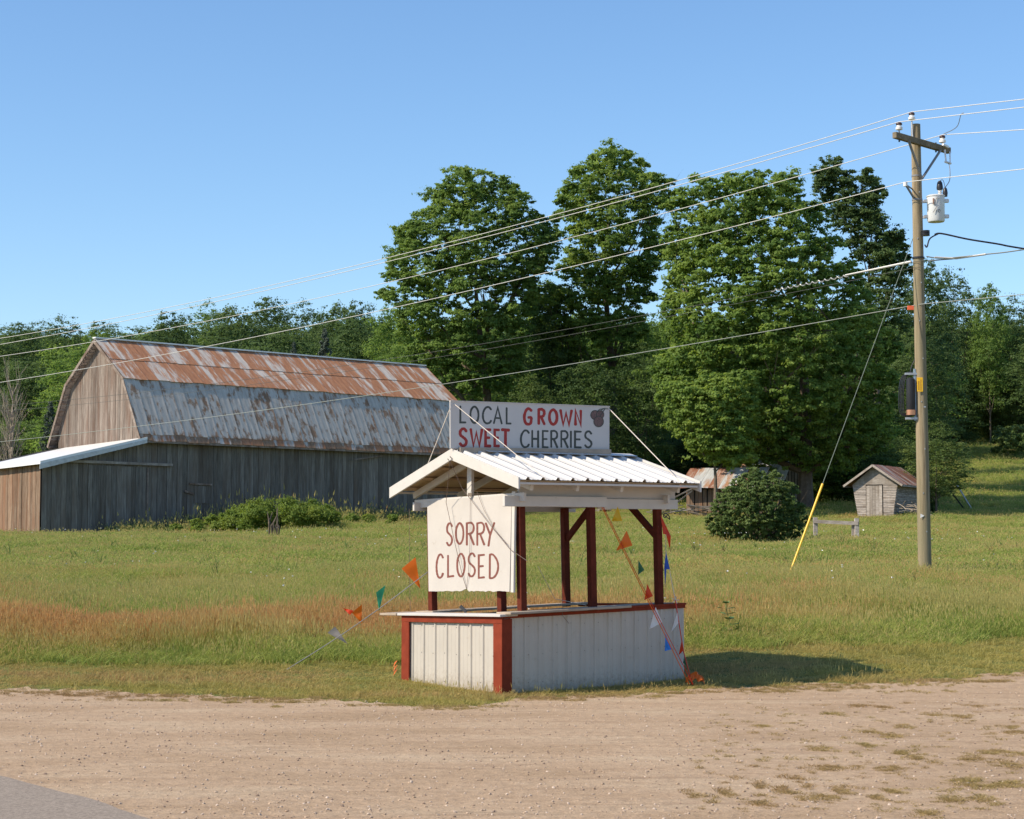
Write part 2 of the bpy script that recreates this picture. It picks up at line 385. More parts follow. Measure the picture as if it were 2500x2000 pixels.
# pole
M_POLE = mat_wood('utility pole wood', ((.11, .08, .05), (.29, .225, .145), (.42, .345, .24)), (.21, .185, .115), axis=(16, 16, .7), objvar=.0, bumpd=.015)
M_ARM = mat_wood('crossarm wood', ((.10, .08, .055), (.20, .16, .11), (.29, .24, .18)), (.12, .10, .07), axis=(5, 5, 9), objvar=.1)
M_PORC = mat_plain('white porcelain', (.75, .74, .74), .25); M_PORCB = mat_plain('brown porcelain', (.06, .03, .028), .3)
M_TANK = mat_plain('grey white transformer enamel', (.62, .64, .66), .35, var=.03, dirt=(.4, .38, .35), dirtlim=(.68, .8))
M_WIRE = mat_plain('bare aluminium conductor', (.60, .59, .57), .45, metal=.3, var=.02)
M_KDARK = mat_plain('dark service cable', (.07, .075, .07), .7, var=.05); M_GUY = mat_plain('weathered guy strand', (.15, .18, .145), .6, var=.05)
M_CABLE = mat_plain('grey service cable', (.20, .20, .21), .6, var=.05); M_BLACK = mat_plain('black cable', (.02, .02, .025), .4)
M_CABLEM = mat_plain('grey messenger strand', (.27, .29, .27), .5, var=.05)
M_YEL = mat_plain('yellow plastic', (.85, .47, .015), .45, var=.04); M_ORG = mat_plain('orange plastic', (.8, .14, .05), .5)
M_COPPER = mat_plain('copper ring', (.6, .28, .16), .3, metal=.8); M_BLUEG = mat_plain('blue grey channel', (.28, .36, .45), .5)
# trees
M_LA = mat_leaf('maple leaves', (0.090, 0.160, 0.047), (0.169, 0.266, 0.067), (0.266, 0.362, 0.094), .55)
M_LB = mat_leaf('yellow green leaves', (0.092, 0.168, 0.043), (0.179, 0.275, 0.063), (0.292, 0.383, 0.095), .55)
M_LD = mat_leaf('dark leaves', (0.055, 0.102, 0.039), (0.097, 0.156, 0.053), (0.150, 0.213, 0.070), .5)
M_LS = mat_leaf('grey green leaves', (0.075, 0.126, 0.037), (0.121, 0.178, 0.053), (0.184, 0.240, 0.077), .4)
M_LC = mat_leaf('blue green needles', (.045, .068, .050), (.075, .10, .075), (.11, .14, .11), .1)
M_LBUSH = mat_leaf('weedy bush leaves', (.085, .14, .030), (.15, .22, .042), (.23, .29, .065), .5, 1.2)
M_BARK = mat_plain('grey brown bark', (.13, .10, .075), .9, var=.35, scale=4, bumpd=.02, bscale=12)
M_SILV2 = mat_plain('grey dead bark', (.17, .14, .115), .9, var=.2)
M_BARKP = mat_plain('pale dead bark', (.30, .25, .20), .9, var=.2)
# ============================================================ SETTING
def grid_mesh(name, xs, ys, dz=0, edge=None):
    X, Y = np.meshgrid(xs, ys)
    Z = terr(X, Y)+dz
    V = np.stack([X, Y, Z], -1).reshape(-1, 3); nx = len(xs); ny = len(ys)
    i = np.arange(nx-1)[None, :]+np.arange(ny-1)[:, None]*nx
    F = np.stack([i, i+1, i+1+nx, i+nx], -1).reshape(-1, 4)
    return np_mesh(name, V, F, True)
ysg = np.concatenate([np.arange(-60, 20, 4), np.arange(20, 60, .5), np.arange(60, 130, 1.5), np.arange(130, 425, 5)])
xsg = np.concatenate([np.arange(-300, -90, 15), np.arange(-90, 90, 1.5), np.arange(90, 301, 15)])
g_ = link_mesh('ground', grid_mesh('ground', xsg, ysg), M_GROUND); g_['kind'] = 'structure'

EDGE = [(-900, 1666), (0, 1683), (200, 1692), (400, 1700), (600, 1707), (800, 1712), (1000, 1728), (1100, 1733), (1250, 1714), (1450, 1704), (1600, 1694), (1750, 1690), (1850, 1686), (2000, 1673), (2150, 1668), (2300, 1662), (2500, 1648), (3400, 1610)]
EP = [G(x, y) for x, y in EDGE]; EX = np.array([p.x for p in EP]); EY = np.array([p.y for p in EP])
def edgeY(x):
    x = np.asarray(x, float)
    return np.interp(x, EX, EY)+.13*np.sin(x*2.3+np.sin(x*.7)*2)+.10*np.sin(x*5.9+1+np.sin(x*1.9)*2)+.08*np.sin(x*13.1+np.sin(x*3.1)*3)+.06*np.sin(x*29+2*np.sin(x*5))
def strip_mesh(name, xs, f_near, f_far, n, dz):
    V = []
    for k in range(n+1):
        t = (k/n); t = 1-(1-t)**1.6
        yn = f_near(xs); yf = f_far(xs); y = yn+(yf-yn)*t
        V.append(np.stack([xs, y, terr(xs, y)+dz], -1))
    V = np.concatenate(V); nx = len(xs)
    i = np.arange(nx-1)[None, :]+np.arange(n)[:, None]*nx
    return np_mesh(name, V, np.stack([i, i+1, i+1+nx, i+nx], -1).reshape(-1, 4), True)
xs = np.concatenate([np.arange(-45, -9, .4), np.arange(-9, 9, .06), np.arange(9, 45, .4)])
gv = link_mesh('gravel_lot', strip_mesh('gravel_lot', xs, lambda x: x*0-40, edgeY, 60, .016), M_GRAVEL); gv['kind'] = 'structure'
# asphalt road, lower left
ra = G(0, 1905); rb = G(330, 2000); rd = (rb-ra).normalized(); rn = Vector((-rd.y, rd.x, 0)); rn = rn if rn.x < 0 else -rn
mb = []
TT = np.arange(-24, 60, .15); WW = np.array([0, .15, .5, 1.5, 3.5, 7.2])
V = []
for t in TT:
    w0 = .035*math.sin(t*1.3)+.015*math.sin(t*3.7+1)+rnd.uniform(-.008, .008)
    for w in WW:
        q = ra+rd*float(t)+rn*float(w-(w0 if w == 0 else 0)); V.append((q.x, q.y, tz(q.x, q.y)+.028))
k = len(WW); i = np.arange(k-1)[None, :]+np.arange(len(TT)-1)[:, None]*k
F = np.stack([i, i+k, i+k+1, i+1], -1).reshape(-1, 4)
rdm = link_mesh('road', np_mesh('road', V, F, True), M_ASPHALT); rdm['kind'] = 'structure'
bm = bmesh.new(); bm.from_mesh(rdm.data); bmesh.ops.recalc_face_normals(bm, faces=bm.faces)
if bm.faces[0].normal.z < 0: bmesh.ops.reverse_faces(bm, faces=bm.faces)
bm.to_mesh(rdm.data); bm.free()

# ============================================================ BARN
E0 = Vector((-18.45, 98, 0)); BA = Vector((.737, .676, 0)).normalized(); BG = Vector((-BA.y, BA.x, 0)); UZ = Vector((0, 0, 1))
def B(a, w, z): return E0+BA*a+BG*w+UZ*z
BL = 21.8
barn = thing('barn', B(0, 4.6, 2.9), 'long weathered gambrel barn with rusty metal roof and grey board walls', 'barn')
def boards(parent, f0, f1, a0, a1, width, zlo, zhi, mat, thick=.03, out=Vector((0, 0, 0)), jit=.012, name='board'):
    "vertical boards between parameter a0..a1; f0(a)->point on wall at z=0; zlo/zhi functions of a"
    a = a0; i = 0
    d = (f0(a1)-f0(a0)).normalized(); nrm = Vector((d.y, -d.x, 0))
    while a < a1-.03:
        w = min(width*rnd.uniform(.8, 1.2), a1-a); p = f0(a+.006); q = f0(a+w-.006); o = nrm*(thick*.5+rnd.uniform(0, jit)); t = nrm*thick
        za, zb = zlo(a), zlo(a+w); ya, yb = zhi(a), zhi(a+w); r = rnd.uniform(-.02, .02)
        m = MB(); bs = [p+o, q+o, q+o-t, p+o-t]
        m.hexa([bs[0]+UZ*(za+r), bs[1]+UZ*(zb+r), bs[2]+UZ*(zb+r), bs[3]+UZ*(za+r), bs[0]+UZ*(ya), bs[1]+UZ*(yb), bs[2]+UZ*(yb), bs[3]+UZ*(ya)])
        m.build(name, mat, parent); a += w; i += 1
WL = .42
# long wall, boards from the lean-to corner to the far end
def wall_lo(a):
    p = B(a, WL, 0); return tz(p.x, p.y)-.25
def wall_hi(a): return 7.30 if a > -.0 else 7.36+a*.235
core = MB()
core.hexa([B(.05, WL+.12, 2), B(BL-.05, WL+.12, 2), B(BL-.05, 9.2-WL, 2), B(.05, 9.2-WL, 2), B(.05, WL+.12, 7.3), B(BL-.05, WL+.12, 7.3), B(BL-.05, 9.2-WL, 7.3), B(.05, 9.2-WL, 7.3)])
wall = core.build('wall', M_INNER, barn)
boards(wall, lambda a: B(a, WL, 0), None, -5.56, BL, .29, wall_lo, wall_hi, M_BWALL, jit=.03)
# gable wall
def groof(w):
    w = w if w <= 4.6 else 9.2-w
    return 7.43+(10.65-7.43)*min(w, 1.74)/1.74+max(0, w-1.74)*(12.78-10.65)/2.86
gm = MB()
ws = [.5, 1.74, 4.6, 7.46, 8.7]
vsn = [B(.10, w, groof(w)-.25) for w in ws]+[B(.10, 8.7, 5.5), B(.10, .5, 5.5)]; vf = [B(.3, w, groof(w)-.25) for w in ws]+[B(.3, 8.7, 5.5), B(.3, .5, 5.5)]
gm.add(vsn+vf, [list(range(7))[::-1], list(range(7, 14))]+[(i, (i+1) % 7, 7+(i+1) % 7, 7+i) for i in range(7)])
gable = gm.build('gable_wall', M_INNER, barn)
# two gable tiers of boards (upper tier a little proud)
boards(gable, lambda a: B(0, 9.2-a, 0), None, .5, 8.7, .24, lambda a: 6.1, lambda a: groof(9.2-a)-.16, M_BGAB, jit=.02)
fg = MB(); fvn = [B(BL, w, groof(w)-.1) for w in ws]+[B(BL, 8.7, 2.5), B(BL, .5, 2.5)]; fvf = [v-BA*.15 for v in fvn]
fg.add(fvn+fvf, [list(range(7)), list(range(7, 14))[::-1]]+[(i, (i+1) % 7, 7+(i+1) % 7, 7+i) for i in range(7)]); fg.build('rear_gable_wall', M_BGAB, barn)
# roof sheets
roof = MB(); rp = [(-.02, 7.36), (1.74, 10.52), (4.6, 12.68), (7.46, 10.52), (9.22, 7.36)]
top = [B(-.30, w, z) for w, z in rp]+[B(BL+.3, w, z) for w, z in rp]; lo = [v-UZ*.10 for v in top]
fs = [(i, i+1, i+6, i+5) for i in range(4)]+[(i+11, i+10, i+15, i+16) for i in range(4)]+[(0, 5, 15, 10), (4, 14, 19, 9), (0, 10, 11, 1), (1, 11, 12, 2), (2, 12, 13, 3), (3, 13, 14, 4), (5, 6, 16, 15), (6, 7, 17, 16), (7, 8, 18, 17), (8, 9, 19, 18)]
roof.add(top+lo, fs); roof = roof.build('roof', M_TRIM, barn)
def sheet(parent, a0, a1, lo_, hi_, mat, lift, v0, rag=0.0):
    "a ribbed sheet on the slope from lo_ (w,z) to hi_ (w,z)"
    m = MB(); nb = 6
    s = 1 if hi_[0] > lo_[0] else -1
    nv = (BG*(-(hi_[1]-lo_[1])*s)+UZ*abs(hi_[0]-lo_[0])).normalized()
    L = math.hypot(hi_[0]-lo_[0], hi_[1]-lo_[1]); vsx = []; uvx = []; fx = []
    for i in range(nb+1):
        a = a0+(a1-a0)*i/nb; h = lift+(.009 if i in (0, nb) else (.004 if i == 3 else 0))
        for (w, z), vv in ((lo_, v0+L), (hi_, v0)):
            p = B(a, w, z)+nv*h
            if vv == v0+L: p += (B(a, lo_[0], lo_[1])-B(a, hi_[0], hi_[1])).normalized()*(.10+rag)
            vsx.append(p); uvx.append((a, vv))
    n0 = len(vsx)
    vsx += [v-nv*.012 for v in vsx]; uvx += uvx[:n0]
    for i in range(nb):
        b = i*2; fx += [(b, b+2, b+3, b+1), (n0+b+1, n0+b+3, n0+b+2, n0+b)]
        fx += [(b, n0+b, n0+b+2, b+2)]
    m.add(vsx, fx, uvx); o = m.build('roof_sheet', mat, parent); return o
nS = 33; sw = (BL+.7)/nS
for i in range(nS):
    a0 = -.35+i*sw; a1 = a0+sw+.02
    jj = rnd.uniform(-.03, .05)
    LP = lambda t: (1.66+(4.6-1.66)*t, 10.62+(12.80-10.62)*t)
    sheet(roof, a0, a1, LP(0), LP(.52), M_RUPPER, .03, 0, jj)
    sheet(roof, a0, a1, LP(.50), LP(1.0), M_RUPPER, .055, 0, rnd.uniform(-.02, .03))
    QP = lambda t: (-.02+(1.74-.02)*t, 7.43+(10.62-7.43)*t)
    sheet(roof, a0, a1, QP(0), QP(.12), M_RUPPER if rnd.random() < .45 else M_RLOWER, .012, 3.2, jj)
    sheet(roof, a0, a1, QP(.10), QP(1.), M_RLOWER, .035, 0, jj)
for s0, s1 in (((9.22, 7.43), (7.46, 10.62)), ((7.54, 10.62), (4.6, 12.8))):
    m = MB(); m.hexa([B(-.32, *s0), B(BL+.32, *s0), B(BL+.32, s1[0], s1[1]), B(-.32, s1[0], s1[1])]+[v+UZ*.05-BG*-.03 for v in (B(-.32, *s0), B(BL+.32, *s0), B(BL+.32, s1[0], s1[1]), B(-.32, s1[0], s1[1]))]); m.build('rear_roof_slope', M_TINSH, roof)
MB().bar(B(-.36, 4.6, 12.90), B(BL+.36, 4.6, 12.88), .30, .07).build('ridge_cap', M_TINW, roof)
# rakes at the near gable
for (w0, z0), (w1, z1) in (((-.04, 7.33), (1.72, 10.55)), ((1.66, 10.52), (4.6, 12.72)), ((9.24, 7.33), (7.48, 10.55)), ((7.54, 10.52), (4.6, 12.72))):
    MB().bar(B(-.36, w0, z0), B(-.36, w1, z1), .05, .16, up=BG).build('rake_board', M_TRIM, roof)
# lookouts under the left hand verge, they stick out between wall and rake
for k in range(22):
    t = k/21; w = 9.2-4.6*t if True else 0
    w = 9.14-(9.14-4.75)*t; z = groof(w)-.17
    MB().bar(B(-.35, w, z), B(.1, w, z), .10, .10).build('lookout', M_TRIM, roof)
MB().bar(B(-.3, -.03, 7.30), B(BL+.3, -.03, 7.28), .05, .12).build('eave_board', M_TRIM, roof)
# lean-to in front of the gable
def lt(a): return 7.52+(a)*.235
lean = thing('lean_to', B(-2.8, 4.6, 2.9), 'low board shed with white metal roof at the left end of the barn', 'shed')
lr = MB(); c = [B(.02, -.12, lt(0)), B(.02, 9.3, lt(0)-.25), B(-5.95, 9.3, lt(-5.95)-.25), B(-5.95, -.12, lt(-5.95))]
lr.hexa([v-UZ*.14 for v in c]+c); lr.build('roof', M_TINW, lean)
lr = MB(); lr.hexa([B(-5.97, -.14, lt(-5.97)-.38), B(.0, -.14, lt(0)-.3), B(.0, -.10, lt(0)-.3), B(-5.97, -.10, lt(-5.97)-.38), B(-5.97, -.14, lt(-5.97)-.12), B(.0, -.14, lt(0)-.12), B(.0, -.10, lt(0)-.12), B(-5.97, -.10, lt(-5.97)-.12)]); lr.build('fascia', M_STEEL, lean)
lw = MB(); lw.hexa([B(-5.5, WL+.1, 1.8), B(.0, WL+.1, 1.8), B(.0, 9.1, 1.8), B(-5.5, 9.1, 1.8), B(-5.5, WL+.1, 6.0), B(.0, WL+.1, 7.3), B(.0, 9.1, 7.3), B(-5.5, 9.1, 6.0)])
lw = lw.build('wall', M_INNER, lean)
def ll(a):
    p = B(-5.58, 9.2-a, 0); return tz(p.x, p.y)-.25
boards(lw, lambda a: B(-5.6, 9.2-a, 0), None, 0, 9.2-WL, .27, ll, lambda a: lt(-5.56)-.15, M_BLEAN, jit=.03)
# sliding door with its track, small hatch
door = MB(); door = door.box(B(-1.95, WL-.10, 4.35), (.01, .01, .01)).build('sliding_door', M_INNER, barn)
def dlo(a):
    return wall_lo(a)+.1
boards(door, lambda a: B(a, WL-.07, 0), None, -3.05, .25, .26, dlo, lambda a: 6.02, M_BWALL, jit=.012)
MB().bar(B(-5.2, WL-.16, 6.19), B(1.75, WL-.16, 6.17), .10, .13).build('door_track', M_SILV, barn)
MB().bar(B(.33, WL-.12, 3.0), B(.33, WL-.12, 6.0), .06, .06, up=BG).build('door_edge', M_TRIM, barn)
MB().bar(B(2.85, WL-.08, 5.25), B(4.2, WL-.08, 5.22), .09, .09).build('hatch_rail', M_TRIM, barn)
h = MB(); h.box(B(3.7, WL-.02, 4.75), (.01, .01, .01)); h = h.build('hatch', M_INNER, barn)
boards(h, lambda a: B(a, WL-.05, 0), None, 3.15, 4.1, .24, lambda a: 4.25, lambda a: 5.15, M_BWALL, jit=.012)
MB().bar(B(2.55, WL-.1, 4.86), B(3.1, WL-.1, 4.72), .05, .10).build('broken_board', M_TRIM, barn)
MB().bar(B(13.2, -.05, 6.8), B(15.6, WL-.05, 7.1), .05, .07).build('hanging_pole', M_TRIM, barn)

# ============================================================ STAND
N0 = Vector((-.131, 25.0, -.02)); U = Vector((.801, .598, 0)); VV = Vector((-.598, .801, 0))
def S(u, v, z):
    u2 = u+.014-.022*max(0, min(z, 2.5)-1.0); k = min(1, max(0, (z-1.1)/1.4))
    return N0+U*u2+VV*v+UZ*(z-.035*k+(.010+.018*min(1, max(0, z))-.023*k)*u-.018*v)
stand = thing('cherry_stand', S(1.6, 1.1, 0), 'white and red farm stand with ribbed metal roof and SORRY CLOSED board', 'farm stand')
LU, LV, HB = 3.09, 2.24, 1.0
def sbox(name, mat, u0, u1, v0, v1, z0, z1, bevel=0, parent=None, build=True):
    m = MB(); m.hexa([S(u0, v0, z0), S(u1, v0, z0), S(u1, v1, z0), S(u0, v1, z0), S(u0, v0, z1), S(u1, v0, z1), S(u1, v1, z1), S(u0, v1, z1)])
    return m.build(name, mat, parent or stand, bevel=bevel)
def profile(L, pitch, first, rib=.045, h=.018, inset=0):
    pts = [(0, 0)]; x = first
    while x < L-rib:
        pts += [(x-rib*.5, 0), (x-rib*.22, h), (x+rib*.22, h), (x+rib*.5, 0)]
        if pitch > .2:
            for q in (.33, .66):
                xx = x+pitch*q
                if xx < L-.03: pts += [(xx-.012, 0), (xx, h*.25), (xx+.012, 0)]
        x += pitch
    pts.append((L, 0)); return pts
def ribbed(name, f, L, pitch, first, z0, z1, mat, h=.018, parent=None, panel=.9, thick=.002, rib=.045, jag=0):
    "f(s, z, out) -> point"
    pr = profile(L, pitch, first, rib, h); cuts = [0]
    x = first+pitch*round(panel/pitch)
    while x < L-.2: cuts.append(x); x += pitch*round(panel/pitch)
    cuts.append(L)
    for ic, (a, b) in enumerate(zip(cuts[:-1], cuts[1:])):
        pp = [(s, o) for s, o in pr if a-1e-6-rib*.25 <= s <= b+rib*.25+1e-6]
        m = MB(); n = len(pp); vs_ = []; zl = []
        for s, o in pp:
            o += .0025*(ic % 2); vs_ += [f(s, z0, o), f(s, z1, o)]
        vs_ += [f(s, z, o-.0012+.0025*(ic % 2)) for s, o in pp for z in (z0, z1)]
        fs_ = []
        for i in range(n-1):
            k = i*2; fs_ += [(k, k+2, k+3, k+1), (2*n+k+1, 2*n+k+3, 2*n+k+2, 2*n+k), (k, 2*n+k, 2*n+k+2, k+2), (k+1, k+3, 2*n+k+3, 2*n+k+1)]
        m.add(vs_, fs_); m.build(name, mat, parent or stand)
# box: framing, siding
for (u, v) in ((.05, .05), (LU-.05, .05), (.05, LV-.05), (LU-.05, LV-.05)):
    sbox('frame_post', M_WWOOD, u-.045, u+.045, v-.045, v+.045, -.05, HB-.04)
ribbed('side_panel', lambda s, z, o: S(s, -o-.002, z), LU, .232, .12, -.04, HB-.045, M_WHITE, h=.022)
ribbed('gable_panel', lambda s, z, o: S(-o-.002, s, z), LV, .272, .14, -.04, HB-.10, M_WHITE, h=.018)
ribbed('rear_panel', lambda s, z, o: S(LU+o+.002, s, z), LV, .232, .12, -.04, HB-.045, M_WHITE, h=.022)
ribbed('rear_side_panel', lambda s, z, o: S(s, LV+o+.002, z), LU, .232, .12, -.04, HB-.045, M_WHITE, h=.022)
sbox('inner_floor', M_PLANK, .1, LU-.1, .1, LV-.1, .02, .05)
m = MB()
for z in (.12, .48, .84):
    for k in range(8):
        v = .20+k*.272
        if v < LV-.1: m.box(S(-.006, v, z+rnd.uniform(-.01, .01)), (.008, .008, .008))
    for k in range(13):
        m.box(S(.18+k*.232, -.006, z+rnd.uniform(-.01, .01)), (.007, .007, .007))
m.build('panel_screws', M_DARK, stand, kind='stuff')
# trims
sbox('corner_trim', M_RED, -.045, -.024, -.045, .145, -.055, HB-.11, .003)
sbox('corner_trim', M_RED, -.024, .12, -.045, -.020, -.055, HB-.05, .003)
sbox('corner_trim', M_RED, -.045, -.024, LV-.15, LV+.03, -.055, HB-.11, .003)
sbox('top_trim', M_RED, -.046, -.023, -.047, LV+.03, HB-.108, HB-.022, .003)
sbox('top_trim', M_RED, -.024, LU+.01, -.028, -.002, HB-.045, HB-.004, .002)
sbox('top_trim', M_RED, LU-.06, LU+.02, -.0, LV, HB-.03, HB+.012, .002)
# the counter
sbox('counter_end', M_SIGNW, -.085, .20, -.06, LV+.08, HB-.02, HB+.012, .004)
sbox('counter_plank', M_PLANK, .0, 2.02, -.17, .14, HB+.005, HB+.038, .006)
sbox('counter_plank', M_PLANK, 1.2, LU-.05, .145, .52, HB-.0, HB+.028, .004)
sbox('counter_plank', M_PLANK, .205, LU-.05, LV-.36, LV+.06, HB-.0, HB+.028, .004)
sbox('counter_plank', M_PLANK, -.10, .35, LV+.083, LV+.50, HB-.02, HB+.012, .004)
sbox('top_rail', M_RED, 2.03, LU+.02, -.04, .135, HB-.004, HB+.022, .003)
# posts
PH = 2.50
posts = [(.36, .06), (.36, .50), (.36, 2.1), (1.53, .06), (2.70, .06), (2.70, 2.1)]
for i, (u, v) in enumerate(posts):
    q = sbox('post', M_POST, u-.047, u+.047, v-.047, v+.047, HB-.02, PH, .004)
for (v0, v1, vt) in ((.10, .62, 0), (2.05, 1.52, 0)):
    MB().bar(S(2.70, v0, 2.02), S(2.70, v1, 2.47), .05, .088).build('knee_brace', M_POST, stand, bevel=.003)
# beams
RU0, RU1, RV0, RV1, RM = 0.0, 3.03, -.38, 2.46, 1.05
ze = lambda v: 2.665+(1.49-abs(v-RM))*.305   # roof underside
sbox('beam', M_WWOOD, .02, 1.72, -.06, -.012, 2.42, 2.56, .004)
sbox('beam', M_WWOOD, 1.60, 3.02, -.012, .022, 2.40, 2.54, .004)
sbox('beam', M_WWOOD, .15, 3.0, LV-.03, LV+.01, 2.44, 2.56, .004)
sbox('eave_filler', M_CREAM, .31, 3.0, .024, .05, 2.545, 2.83, 0)  # added board; its cream stands in for bounce light on the roof underside
sbox('gable_beam', M_WWOOD, .255, .295, -.16, 2.36, 2.485, 2.60, .004)
sbox('gable_beam', M_WWOOD, 2.76, 2.80, -.10, 2.30, 2.485, 2.60, .004)
sbox('king_post', M_WWOOD, .252, .30, RM-.05, RM+.05, 2.60, 3.06, .003)
for u in (.28, 1.03, 1.78, 2.78):
    for s in (-1, 1):
        MB().bar(S(u, RM+s*1.35, 2.66), S(u, RM, 3.065), .045, .085, up=(0, 0, 1)).build('rafter', M_WWOOD, stand)
# plywood lining / purlins and roof panels
for s in (-1, 1):
    ve = RM+s*1.44
    for t in (.08, .36, .64, .92):
        v = RM+s*1.42*(1-t)
        MB().bar(S(RU0+.05, v, 2.70+t*.42+.020), S(RU1-.05, v, 2.70+t*.42+.020), .09, .035).build('purlin', M_CEIL, stand)
    m = MB(); a = [S(RU0+.02, ve, 2.742), S(RU1-.02, ve, 2.742), S(RU1-.02, RM, 3.180), S(RU0+.02, RM, 3.180)]
    m.hexa([p-UZ*.012 for p in a]+a); m.build('roof_lining', M_CEIL, stand)
    nrm = (VV*(s*.283)+UZ*.959)
    def rf(sx, t, o, s=s, ve=ve, nrm=nrm):
        v = RM+(s*1.48)*(1-t); z = 2.742-.006+t*.447
        return S(RU0-.01+sx, v, z)+nrm*(o+.012)
    ribbed('roof_panel', rf, RU1-RU0+.02, .243, .12, 0, .985, M_ROOFW, h=.034, panel=.96, rib=.07, thick=.002)
    # fascia on the gables
    for u0 in (-.045, RU1+.012):
        m = MB(); q = [S(u0, RM+s*1.49, 2.625), S(u0, RM, 3.075), S(u0+.03, RM, 3.075), S(u0+.03, RM+s*1.49, 2.625)]
        m.hexa(q+[S(u0, RM+s*1.49, 2.775), S(u0, RM, 3.225), S(u0+.03, RM, 3.225), S(u0+.03, RM+s*1.49, 2.775)]); m.build('fascia', M_WWOOD, stand, bevel=.003)
    sbox('eave_strip', M_WWOOD, -.01, RU1, RM+s*1.45-.012, RM+s*1.45+.012, 2.688, 2.716, .002)
m = MB()
for s in (-1, 1):
    a = [S(RU0+.45, RM, 3.235), S(RU1+.03, RM, 3.235), S(RU1+.03, RM+s*.17, 3.192), S(RU0+.45, RM+s*.17, 3.192)]
    m.hexa([p-UZ*.004 for p in a]+a)
m.build('ridge_cap', M_ROOFW, stand)
# ---- sign boards
def on_plane(px, py, p0, nrm):
    d = ray(px, py); o = Vector((0, 0, EYE)); t = (p0-o).dot(nrm)/d.dot(nrm); return o+d*t
def quadboard(name, pts, n, th, mat, bevel=.003, jag=0):
    m = MB(); m.hexa([pts[0], pts[1], pts[1]-n*th, pts[0]-n*th, pts[3], pts[2], pts[2]-n*th, pts[3]-n*th]); return m.build(name, mat, stand, bevel=bevel)
Z1 = lambda x, y: (900+x*850/1904, 950+y*850/1904)       # first close look, pixels of the photograph
n_long = (U.cross(UZ)).normalized(); n_long = n_long if n_long.y < 0 else -n_long
n_short = -U
p_top = S(0, RM-.05, 3.4); p_cl = S(.235, 1, 2)
rs = [on_plane(*Z1(447, 326), p_top, n_long), on_plane(*Z1(1317, 338), p_top, n_long), on_plane(*Z1(1318, 95), p_top, n_long), on_plane(*Z1(446, 64), p_top, n_long)]
roof_sign = quadboard('roof_sign', rs, n_long, .018, M_SIGNW)
m = MB(); a = on_plane(*Z1(490, 335), p_top, n_long); b = on_plane(*Z1(1315, 345), p_top, n_long)
m.bar(a+n_long*.03, b+n_long*.03, .04, .075); m.build('sign_rail', M_PLANK, stand)
for f in (.03, .5, .97):
    a = rs[0].lerp(rs[1], f)-n_long*.05; b = rs[3].lerp(rs[2], f)-n_long*.05; MB().bar(a-UZ*.1, b-UZ*.03, .06, .04, up=n_long).build('sign_stud', M_PLANK, stand)
m = MB(); ps = [rs[3], rs[2]]; m.bar(ps[0]-n_long*.006-UZ*.003, ps[1]-n_long*.006-UZ*.003, .03, .016, up=UZ); m.build('sign_cap', M_CREAM, stand)
# closed board with torn lower edge
m = MB(); K = 34; outl = []
tl, tr = Z1(320, 612), Z1(782, 577); blp, brp = Z1(328, 1106), Z1(770, 1108)
pts = []
for i in range(K+1):
    t = i/K; jag = rnd.uniform(-2.0, .8) if .2 < t < .95 else rnd.uniform(-.4, .4)
    if .42 < t < .5: jag -= 5
    pts.append((on_plane(blp[0]+(brp[0]-blp[0])*t, blp[1]+(brp[1]-blp[1])*t+jag, p_cl, n_short), on_plane(tl[0]+(tr[0]-tl[0])*t, tl[1]+(tr[1]-tl[1])*t+rnd.uniform(-.25, .25), p_cl, n_short)))
vs_ = []; fs_ = []
for lo_, hi_ in pts: vs_ += [lo_, hi_, lo_-n_short*.016, hi_-n_short*.016]
for i in range(K):
    k = i*4; fs_ += [(k, k+4, k+5, k+1), (k+3, k+7, k+6, k+2), (k+2, k+6, k+4, k), (k+1, k+5, k+7, k+3)]
fs_ += [(0, 1, 3, 2), (K*4, K*4+2, K*4+3, K*4+1)]
closed = m.add(vs_, fs_).build('closed_sign', M_CREAM, stand)
a0_ = on_plane(*Z1(790, 560), p_cl, n_short)-n_short*.02; a1_ = on_plane(*Z1(782, 1112), p_cl, n_short)-n_short*.02
MB().bar(a0_, a1_, .06, .03, up=n_short).build('sign_batten', M_WWOOD, stand)
# ---- brush lettering
FONT = {
 'L': [[(0, 0), (0, 1), (1, .98)]], 'O': 'O', 'C': [[(1, .14), (.75, 0), (.4, .02), (.1, .25), (0, .55), (.12, .85), (.42, 1), (.8, .96), (1, .82)]],
 'A': [[(0, 1), (.5, 0), (1, 1)], [(.2, .66), (.82, .66)]], 'G': [[(.98, .12), (.7, 0), (.35, .04), (.08, .3), (0, .6), (.15, .9), (.5, 1), (.85, .93), (.95, .72), (.95, .56), (.55, .56)]],
 'R': [[(0, 1), (0, 0)], [(0, .02), (.6, .0), (.95, .14), (.92, .36), (.6, .48), (.05, .5)], [(.4, .5), (1, 1)]],
 'W': [[(0, 0), (.24, 1), (.5, .2), (.76, 1), (1, 0)]], 'N': [[(0, 1), (0, 0), (1, 1), (1, 0)]],
 'S': [[(.97, .14), (.7, .0), (.3, .02), (.04, .18), (.1, .38), (.5, .5), (.9, .64), (.98, .82), (.7, .98), (.3, 1), (0, .87)]],
 'E': [[(1, 0), (0, .01), (0, 1), (1, .99)], [(0, .5), (.8, .49)]], 'T': [[(0, 0), (1, .01)], [(.5, 0), (.5, 1)]],
 'H': [[(0, 0), (0, 1)], [(1, 0), (1, 1)], [(0, .5), (1, .49)]], 'I': [[(.5, 0), (.5, 1)]], 'Y': [[(0, 0), (.5, .5)], [(1, 0), (.5, .55), (.32, 1)]],
 'D': [[(0, 1), (.02, 0)], [(0, .01), (.4, .02), (.85, .25), (1, .52), (.85, .8), (.45, .98), (0, 1)]]}
